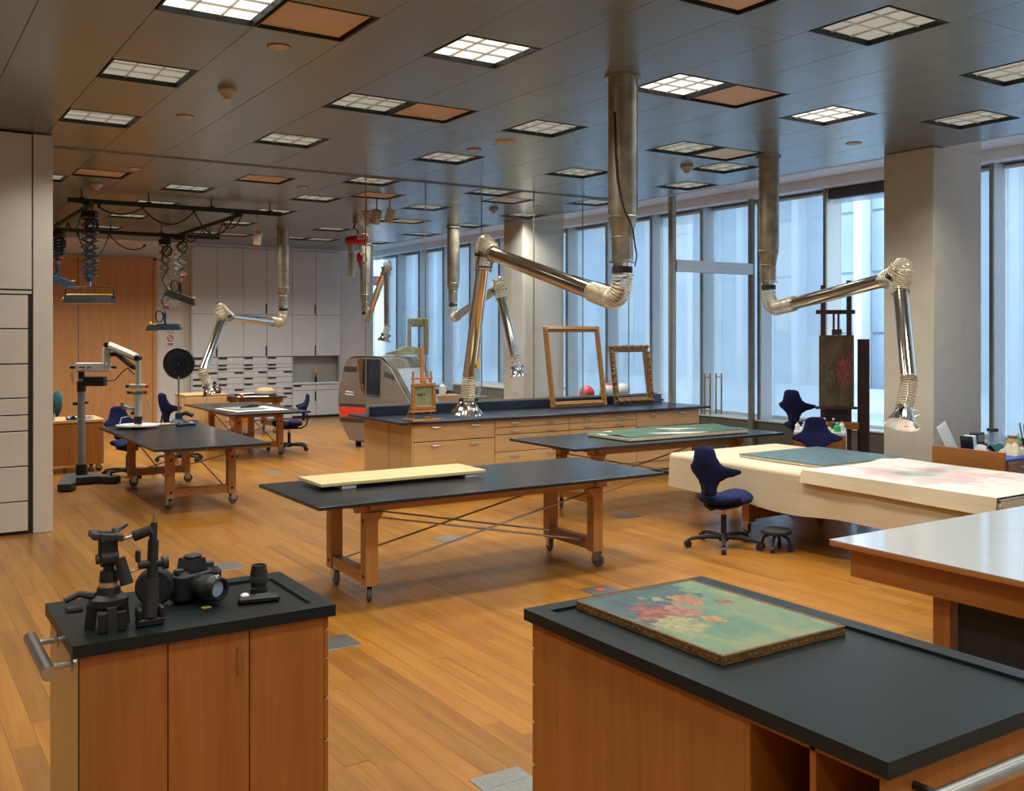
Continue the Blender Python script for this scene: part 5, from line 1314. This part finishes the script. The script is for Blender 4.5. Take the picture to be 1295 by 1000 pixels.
MB(t).cyl(c0+Vector((0, 0, 1.07))+cr*.05, c0+Vector((0, 0, 1.07))+cr*.09, .016, n=10).build('column_lock', 'black_plastic', t)
MB(t).tube([bx_+cr*.28, bx_+cr*.40+Vector((0, 0, .01)), bx_+cr*.50+Vector((0, 0, .12)), p4-cr*.14+Vector((0, 0, -.13)), p4-cr*.05+Vector((0, 0, -.22))], .008, 6).build('cable', 'charcoal', t)
MB(t).tube([hd+cr*.10+Vector((0, 0, -.12)), hd+cr*.15+Vector((0, 0, -.25)), hd+cr*.12+Vector((0, 0, -.42)), hd+cr*.02+Vector((0, 0, -.50)), hd-cr*.0+Vector((0, 0, -.55))], .010, 6).build('light_guide', 'scope_white', t)
MB(t).tube([hd-cr*.04+Vector((0, 0, -.38)), hd-cr*.22+Vector((0, 0, -.42)), hd-cr*.25+Vector((0, 0, -.52)), hd-cr*.15+Vector((0, 0, -.60))], .009, 6).build('light_guide', 'scope_white', t)

t = Th('ring_stage', 'white rimmed glass turntable on the table under the microscope', 'turntable', (2.93, 13.62, .75))
MB().lathe([(.09, 0), (.09, .012), (.03, .02), (.03, .03), (.06, .034)], 28).build('foot', 'charcoal', t)
MB().lathe([(1e-5, .034), (.27, .034), (.27, .042), (1e-5, .042)], 40).build('glass_disc', 'pane_glass', t)
MB().lathe([(.262, .032), (.275, .032), (.275, .046), (.262, .046)], 40).build('rim', 'white_plastic', t)
t = Th('disc_lamp', 'large black disc reflector on a slim pole', 'lamp', (3.52, 13.87, .75))
MB().box(-.27, .20, -.10, .10, 0, .022, .004).build('base_board', 'cardboard', t)
MB().lathe([(.12, .022), (.09, .06), (.05, .08), (.045, .16), (.02, .18)], 20).build('base', 'blue_metal', t)
MB().cyl((0, 0, .16), (0, 0, .66), .014, n=10).build('pole', 'steel', t)
MB().lathe([(.215, -.03), (.22, .0), (.21, .012), (.20, .0), (.115, .012), (.11, -.004), (1e-5, -.01)], 40, (0, 0, .84), -cf).build('disc', 'black_plastic', t)
MB().lathe([(.113, .010), (1e-5, .004)], 32, (0, 0, .84), -cf).build('inner_disc', 'epoxy_blue', t)
MB().lathe([(1e-5, .02), (.008, .018), (.012, .005)], 12, (0, 0, .84), -cf).build('hub', 'steel', t)
MB().tube([(.03, -.02, .14), (.09, -.04, .16), (.17, -.09, .12)], [.03, .035, .03], 10).build('motor', 'charcoal', t)
for i, (x, y, mt, lb) in enumerate(((3.62, 13.62, 'blue_metal', 'small teal tool block near the disc lamp'), (3.48, 13.58, 'charcoal', 'small dark gadget near the disc lamp'))):
    u_ = Th('tool_block', lb, 'tool', (x, y, .75), .3*i)
    MB().box(-.06, .06, -.04, .04, 0, .035, .006).build('body', mt, u_); MB().cyl((-.03, 0, .035), (-.03, 0, .055), .014, n=10).build('knob', 'steel', u_)
# ---- wooden tool cart behind the microscope
t = Th('tool_cart', 'beech tool cart on casters behind the microscope column', 'cart', (2.36, 15.6, 0))
MB().box(-.46, .44, -.36, .36, .11, .72, .004).build('body', 'beech_z', t)
MB().box(-.47, .45, -.37, .37, .72, .76, .004).build('top', 'maple_x', t)
for i in range(4): MB().box(.44, .455, -.34, .34, .125+.148*i, .265+.148*i, .003).build('drawer', 'white_drawer', t)
for x in (-.38, .36):
    for y in (-.28, .28): caster(t.o, x, y, .11, x+y, .045, 'black_rubber')
for i, (x, y, n_, lb, cat) in enumerate(((2.12, 15.32, 'brush_jar', 'clear jar of brushes on the beech tool cart', 'jar'), (2.38, 15.30, 'rag', 'crumpled blue rag on the beech tool cart', 'rag'), (2.62, 15.3, 'tape_roll', 'white roll of tape on the beech tool cart', 'tape'), (2.52, 15.42, 'palette_knife', 'green handled tool lying on the beech tool cart', 'tool'))):
    u_ = Th(n_, lb, cat, (x, y, .76))
    if i == 0:
        MB().lathe([(.045, 0), (.045, .10), (.042, .10), (.042, .004)], 14).build('jar', 'clear_bottle', u_)
        for k in range(5):
            q = k*1.3; MB().cyl((.02*math.cos(q), .02*math.sin(q), .006), (.055*math.cos(q), .055*math.sin(q), .24+.02*k), .005, n=6).build('brush', 'white_plastic' if k % 2 else 'easel_wood', u_)
    if i == 1:
        MB().sheet(lambda a, b: (.16*(a-.5), .14*(b-.5), .005+.06*abs(math.sin(5*a+2)*math.cos(4*b))), 10, 10).build('cloth', 'blue_sheet', u_, 60)
    if i == 2: MB().lathe([(.03, 0), (.055, 0), (.055, .05), (.03, .05), (.03, 0)], 18).build('roll', 'white_plastic', u_)
    if i == 3:
        MB().cyl((-.09, 0, .012), (.02, .02, .012), .012, n=8).build('handle', 'teal_cloth', u_); MB().box(.02, .10, .01, .03, .008, .012).build('blade', 'steel', u_)
t = Th('stool_back', 'dark green upholstered chair back beside the storage wall', 'chair', (2.33, 16.5, 0))
MB().lathe([(1e-5, .03), (.16, .02), (.21, -.01), (.20, -.03), (1e-5, -.04)], 24, (0, 0, .92), (-.84, -.2, .1)).build('backrest', 'teal_cloth', t)
MB().tube([(0, 0, .85), (.02, 0, .6), (.15, .1, .45)], .018, 8).build('back_post', 'black_metal', t)
MB().lathe([(1e-5, .44), (.2, .44), (.21, .48), (.18, .50), (1e-5, .50)], 20, (.15, .1, 0)).build('seat', 'teal_cloth', t)
MB().cyl((.15, .1, .05), (.15, .1, .44), .025, n=10).build('gas_lift', 'black_metal', t)
for i in range(5):
    q = i*2*PI/5; MB().tube([(.15, .1, .08), (.15+.25*math.cos(q), .1+.25*math.sin(q), .05), (.15+.27*math.cos(q), .1+.27*math.sin(q), 0)], .018, 6).build('base_leg', 'black_metal', t)

# ================================================================== FAR TABLES
t = Th('pen_cabinet', 'low pale wooden cabinet behind the far tables', 'cabinet', (5.10, 18.5, 0))
MB().box(-.38, .38, -.35, .35, .05, .86, .004).build('body', 'maple_z', t); MB().box(-.39, .39, -.36, .36, .86, .89, .003).build('top', 'maple_x', t)
for i in range(2): MB().box(-.37+.375*i, -.01+.375*i, -.362, -.35, .08, .84, .003).build('door', 'maple_z', t)
MB().box(-.36, .36, -.33, .33, 0, .05).build('plinth', 'charcoal', t)
t = Th('pen_cup', 'black pen holder full of pens on the pale wooden cabinet', 'pen holder', (5.33, 18.3, .89))
MB().box(-.07, .07, -.05, .05, 0, .12, .006).build('cup', 'black_plastic', t)
for k, mt in enumerate(('pink_red', 'yellow_plastic', 'blue_sheet', 'white_plastic', 'charcoal')): MB().cyl((-.05+.025*k, 0, .10), (-.06+.03*k, .01*k-.02, .19), .008, n=6).build('pen', mt, t)
def paper(label, x, y, z, w_, d_, rz, mat='paper_white', name='paper_sheet'):
    t = Th(name, label, 'paper', (x, y, z), rz)
    MB().sheet(lambda a, b: (w_*(a-.5), d_*(b-.5), .003+.003*math.sin(5*a+3*b)), 8, 8).build('sheet', mat, t, 60)
    MB().sheet(lambda a, b: (w_*(a-.5)*.97+.01, d_*(b-.5)*.97, .0075+.003*math.sin(5*a+3*b)), 8, 8).build('top_sheet', mat, t, 60)
paper('large cream paper sheet spread over the far work table', 5.22, 15.95, .751, .90, .95, .1)
t = Th('grey_folder', 'grey folder resting on the large cream paper', 'folder', (5.12, 16.0, .766), .2)
MB().box(-.26, .26, -.30, .30, 0, .012, .002).build('cover', 'grey_box', t); MB().box(-.255, .262, -.295, .295, .002, .010).build('pages', 'paper_white', t)
t = Th('black_tool', 'black wedge shaped tool on the grey folder', 'tool', (5.22, 16.05, .780), .4)
MB().loft([[(-.17, -.03, 0), (-.17, .03, 0), (-.17, .03, .012), (-.17, -.03, .012)], [(0, -.05, 0), (0, .05, 0), (0, .04, .05), (0, -.04, .05)], [(.17, -.05, 0), (.17, .05, 0), (.17, .045, .03), (.17, -.045, .03)]]).build('body', 'black_plastic', t)
MB().cyl((.17, 0, .016), (.24, 0, .02), .012, n=8).build('handle', 'charcoal', t)
paper('loose white papers on the small heaped table', 6.30, 19.15, .751, .60, .35, -.2)
t = Th('straw_hat', 'straw coloured bundle with a dark band on the small heaped table', 'bundle', (6.62, 19.35, .751))
MB().lathe([(1e-5, 0), (.22, 0), (.22, .04), (.20, .06)], 24).build('band', 'charcoal', t); MB().lathe([(.20, .06), (.19, .11), (.12, .16), (1e-5, .17)], 24).build('crown', 'cork', t)
t = Th('red_tin', 'small red tin on the small heaped table', 'tin', (6.03, 19.0, .751)); MB().cyl((0, 0, 0), (0, 0, .055), .035, n=14).build('body', 'pink_red', t); MB().cyl((0, 0, .055), (0, 0, .062), .033, n=14).build('lid', 'white_plastic', t)
t = Th('brown_board', 'thin brown board on the small heaped table', 'board', (6.40, 19.75, .751), .3); MB().box(-.25, .2, -.10, .10, 0, .03, .003).build('board', 'easel_wood', t); MB().box(-.2, .15, -.08, .08, .03, .036).build('label_sheet', 'paper_white', t)

# ================================================================== EASEL AND BOTTLE CART
erz = rad(-41)
t = Th('studio_easel', 'tall dark red wooden studio easel by the window', 'easel', (10.60, 8.50, 0), erz)
for sx in (-1, 1):
    MB().box(sx*.165-.03, sx*.165+.03, -.02, .03, .10, 2.70 if sx > 0 else 2.64, .004).build('upright', 'easel_wood', t)
    MB().box(sx*.165-.035, sx*.165+.035, -.32, .38, .06, .12, .006).build('foot', 'easel_wood', t)
    MB().box(sx*.03-.012, sx*.03+.012, -.015, .015, .9, 2.30, .002).build('mast_slat', 'easel_wood', t)
    for yy in (-.28, .34): MB().cyl((sx*.165-.015, yy, .03), (sx*.165+.015, yy, .03), .03, n=12).build('caster', 'black_rubber', t)
for z0, w_ in ((2.52, .165), (2.26, .25), (.22, .20), (1.02, .20)): MB().box(-w_, w_, .03, .055, z0, z0+.055, .003).build('crossbar', 'easel_wood', t)
MB().box(-.06, .06, -.08, -.02, 1.985, 2.06, .006).build('top_clamp', 'easel_wood', t)
MB().box(-.27, .25, -.10, -.02, 1.015, 1.05, .003).build('canvas_ledge', 'easel_wood', t)
MB().box(-.30, .26, -.16, -.02, .76, .85, .006).build('tray', 'beech_x', t)
MB().box(-.16, .16, -.018, .02, .78, 1.01).build('back_panel', 'black_plastic', t)
t = Th('easel_painting', 'dark floral painting standing on the studio easel', 'painting', (10.60, 8.50, 1.052), erz)
MB().box(-.225, .215, -.06, -.035, 0, .93, .003).build('stretcher', 'cardboard', t)
o = MB().box(-.225, .215, -.465, .465, -.001, .004).build('canvas', 'dark_floral', t, 0); o.rotation_euler = (PI/2, 0, 0); o.location = (0, -.061, .465)
t = Th('dark_panel', 'tall dark red board standing behind the easel', 'board', (10.93, 8.32, 0), erz)
MB().box(-.075, .075, .0, .035, 0, 1.93, .003).build('board', 'easel_wood', t); MB().box(-.078, -.06, -.004, .0, 0, 1.93).build('edge_strip', 'black_metal', t)
MB().box(-.12, .12, -.1, .18, 0, .03, .004).build('foot', 'easel_wood', t)
brz = rad(-52)
t = Th('bottle_cart', 'small wooden cart with a white top crowded with bottles', 'cart', (9.71, 8.02, 0), brz)
MB().box(-.295, .295, -.33, .33, .10, .79, .004).build('body', 'beech_z', t); MB().box(-.297, .297, -.332, .332, .79, .83, .004).build('top', 'white_plastic', t)
MB().box(.296, .306, -.33, .33, .10, .79, .002).build('side_panel', 'cabinet_white', t)
for x in (-.24, .24):
    for y in (-.27, .27): caster(t.o, x, y, .10, x+y, .04, 'black_rubber')
BI = Matrix.Translation((9.71, 8.02, .831)) @ Matrix.Rotation(brz, 4, 'Z')
bl = [(-.26, -.2, .10, .03, 'white_plastic', 'white pump bottle at the end of the bottle cart'), (-.19, -.1, .09, .028, 'clear_bottle', 'clear squat bottle on the bottle cart'),
      (-.02, -.12, .12, .026, 'clear_bottle', 'clear slim bottle on the bottle cart'), (.05, -.05, .13, .03, 'clear_bottle', 'tall clear bottle at the middle of the bottle cart'),
      (.10, -.22, .06, .03, 'white_plastic', 'white lidded tub on the bottle cart'), (.20, -.24, .10, .042, 'green_glass', 'bright green glass flask on the bottle cart'),
      (.25, -.05, .11, .03, 'white_plastic', 'white spray bottle on the bottle cart'), (.15, .1, .12, .028, 'blue_metal', 'dark blue bottle on the bottle cart')]
for x, y, h_, r_, mt, lb in bl:
    p = BI @ Vector((x, y, 0)); u_ = Th('bottle', lb, 'bottle', tuple(p), 0, 'bottles on the cart')
    MB().lathe([(r_, 0), (r_, h_*.6), (r_*.4, h_*.8), (r_*.4, h_*.95)], 14).build('body', mt, u_)
    MB().cyl((0, 0, h_*.95), (0, 0, h_*1.1), r_*.45, n=10).build('cap', 'white_plastic' if mt != 'white_plastic' else 'charcoal', u_)

# ================================================================== SUPPLY CABINET BY THE COLUMN
t = Th('paint_cabinet', 'wooden drawer cabinet with blue top crowded with supplies by the column', 'cabinet', (9.6, 5.55, 0))
MB(t).box(8.90, 10.35, 5.20, 5.93, .05, .80, .004).build('body', 'beech_x', t)
MB(t).box(8.89, 10.36, 5.19, 5.94, .80, .82, .002).build('blue_top', 'blue_sheet', t)
MB(t).box(8.862, 8.89, 5.19, 5.94, .42, .885, .003).build('side_board', 'beech_y', t)
for c in range(3):
    for z0, z1 in ((.62, .79), (.40, .61), (.08, .39)):
        d = MB(t).box(8.92+.475*c, 9.385+.475*c, 5.18, 5.20, z0, z1, .003).build('drawer', 'easel_light', t)
        MB(t).tube([(9.10+.475*c, 5.18, z1-.05), (9.10+.475*c, 5.16, z1-.05), (9.20+.475*c, 5.16, z1-.05), (9.20+.475*c, 5.18, z1-.05)], .005, 6).build('pull', 'steel', d)
MB(t).box(8.93, 10.32, 5.24, 5.9, 0, .05).build('plinth', 'charcoal', t)
ZB = .82
def prop(name, label, cat, x, y, rz=0): return Th(name, label, cat, (x, y, ZB), rz)
u_ = prop('leaning_canvas', 'white backed canvas leaning on the column side', 'canvas', 9.02, 5.80, .15)
k = MB(); k.m = Matrix.Rotation(rad(-20), 4, 'X') @ Matrix.Rotation(rad(-14), 4, 'Y'); k.box(-.10, .12, 0, .012, .0, .30, .002).build('panel', 'paper_white', u_)
k = MB(); k.m = Matrix.Rotation(rad(-20), 4, 'X') @ Matrix.Rotation(rad(-14), 4, 'Y'); k.box(-.08, .10, -.004, 0, .02, .28, .001).build('face', 'white_paint', u_)
u_ = prop('blue_book', 'thin dark blue book leaning beside the white canvas', 'book', 9.03, 5.66, .2)
k = MB(); k.m = Matrix.Rotation(rad(-14), 4, 'Y'); k.box(-.01, .01, -.06, .06, 0, .18, .002).build('cover', 'epoxy_blue', u_); k = MB(); k.m = Matrix.Rotation(rad(-14), 4, 'Y'); k.box(.01, .10, -.055, .055, .0, .16, .002).build('pages', 'facade_white', u_)
u_ = prop('tissue_heap', 'heap of white tissue on the blue topped cabinet', 'tissue', 9.14, 5.60)
MB().sheet(lambda a, b: (.20*(a-.5), .18*(b-.5), .004+.09*abs(math.sin(PI*a)*math.sin(PI*b))**.45*(.7+.3*math.sin(17*a+9*b))), 14, 14).build('tissue', 'paper_white', u_, 60)
u_ = prop('black_box', 'dark box standing behind the tissue heap', 'box', 9.28, 5.72, .1); MB().box(-.08, .08, -.04, .04, 0, .19, .005).build('box', 'charcoal', u_); MB().box(-.06, .06, -.042, -.04, .10, .17).build('label_patch', 'grey_box', u_)
u_ = prop('teal_rag', 'crumpled teal rag among the supplies', 'rag', 9.24, 5.52); MB().sheet(lambda a, b: (.18*(a-.5), .14*(b-.5), .004+.10*abs(math.sin(4*a+1)*math.sin(3.2*b+.3))), 12, 12).build('cloth', 'teal_cloth', u_, 60)
u_ = prop('cloth_bundle', 'pile of stained cream cloth among the supplies', 'cloth', 9.30, 5.36); MB().sheet(lambda a, b: (.26*(a-.5), .20*(b-.5), .004+.13*abs(math.sin(PI*a)*math.sin(PI*b))**.45*(.72+.28*math.sin(15*a+4)*math.cos(12*b))), 16, 16).build('cloth', 'cream_cloth', u_, 60)
u_ = prop('tan_pouch', 'brown cloth pouch beside the cream cloth pile', 'pouch', 9.47, 5.46); MB().sph((0, 0, .075), .08, 14, 8, .9).build('bag', 'cardboard', u_); MB().cyl((0, 0, .13), (0, 0, .17), .03, .045, n=10).build('neck', 'cardboard', u_)
u_ = prop('glass_jar', 'clear jar with a dark lid behind the supplies', 'jar', 9.52, 5.70); MB().lathe([(.05, 0), (.05, .17), (.04, .19)], 16).build('jar', 'clear_bottle', u_); MB().cyl((0, 0, .19), (0, 0, .22), .055, n=16).build('lid', 'charcoal', u_)
for i in range(9):
    u_ = Th('pigment_jar', 'small dark pigment jar in the rows on the cabinet', 'jar', (9.40+.055*(i % 5), 5.26+.06*(i//5), ZB), 0, 'dark pigment jars')
    MB().lathe([(.022, 0), (.022, .06), (.014, .07)], 10).build('jar', 'epoxy_blue' if i % 2 else 'black_plastic', u_); MB().cyl((0, 0, .07), (0, 0, .085), .02, n=10).build('lid', 'steel' if i % 3 else 'charcoal', u_)
u_ = prop('green_bottle', 'green tipped bottle with a pale label', 'bottle', 9.63, 5.50); MB().lathe([(.04, 0), (.04, .10), (.015, .15)], 14).build('body', 'green_glass', u_); MB().lathe([(.041, .02), (.041, .08)], 14).build('label_band', 'paper_white', u_); MB().cyl((0, 0, .15), (0, 0, .18), .016, n=8).build('cap', 'white_plastic', u_)
u_ = prop('brush_pot', 'pot of upright paint brushes at the end of the supplies', 'brushes', 9.75, 5.48); MB().lathe([(.045, 0), (.05, .12), (.046, .12), (.042, .005)], 14).build('pot', 'charcoal', u_)
for k in range(7):
    q = k*.9; MB().cyl((.02*math.cos(q), .02*math.sin(q), .006), (.07*math.cos(q), .07*math.sin(q), .24+.015*k), .005, n=6).build('brush', ('easel_wood', 'brass', 'cork')[k % 3], u_)
u_ = prop('clear_tub', 'clear plastic tub in front of the brushes', 'tub', 9.72, 5.30); MB().lathe([(.05, 0), (.06, .09), (.056, .09), (.047, .004)], 16).build('tub', 'clear_bottle', u_); MB().cyl((0, 0, .004), (0, 0, .05), .045, n=14).build('contents', 'white_plastic', u_)
u_ = prop('white_rag', 'white rag on the blue cabinet top', 'rag', 9.95, 5.32); MB().sheet(lambda a, b: (.16*(a-.5), .12*(b-.5), .004+.07*abs(math.sin(4*a+1)*math.sin(3.4*b+.3))), 10, 10).build('cloth', 'paper_white', u_, 60)

# ================================================================== FLOOR BOXES
FB = ((2.535, 8.42, 0, 'steel floor outlet plate behind the supply cart'), (2.50, 5.95, 0, 'steel floor outlet plate beside the supply cart'), (2.36, 3.66, 0, 'steel floor outlet plate at the foot of the large cart'),
      (4.75, 6.02, 1, 'steel floor outlet plate with a red spot beyond the large cart'), (6.93, 8.37, 0, 'steel floor outlet plate beyond the pine board table'), (4.825, 13.78, 0, 'steel floor outlet plate beside the table under the microscope'),
      (4.70, 8.37, 0, 'steel floor outlet plate under the pine board table'))
for x, y, r_, lb in FB:
    t = Th('floor_outlet', lb, 'floor outlet', (x, y, .0), 0)
    MB().box(-.13, .13, -.13, .13, .0005, .004, .001).build('plate', 'floor_steel', t); MB().box(-.10, .10, -.10, -.005, .004, .005).build('lid', 'floor_steel', t); MB().box(-.10, .10, .005, .10, .004, .005).build('lid', 'floor_steel', t)
    if r_: MB().cyl((0, .03, .005), (0, .03, .007), .035, n=14).build('red_spot', 'pink_red', t)
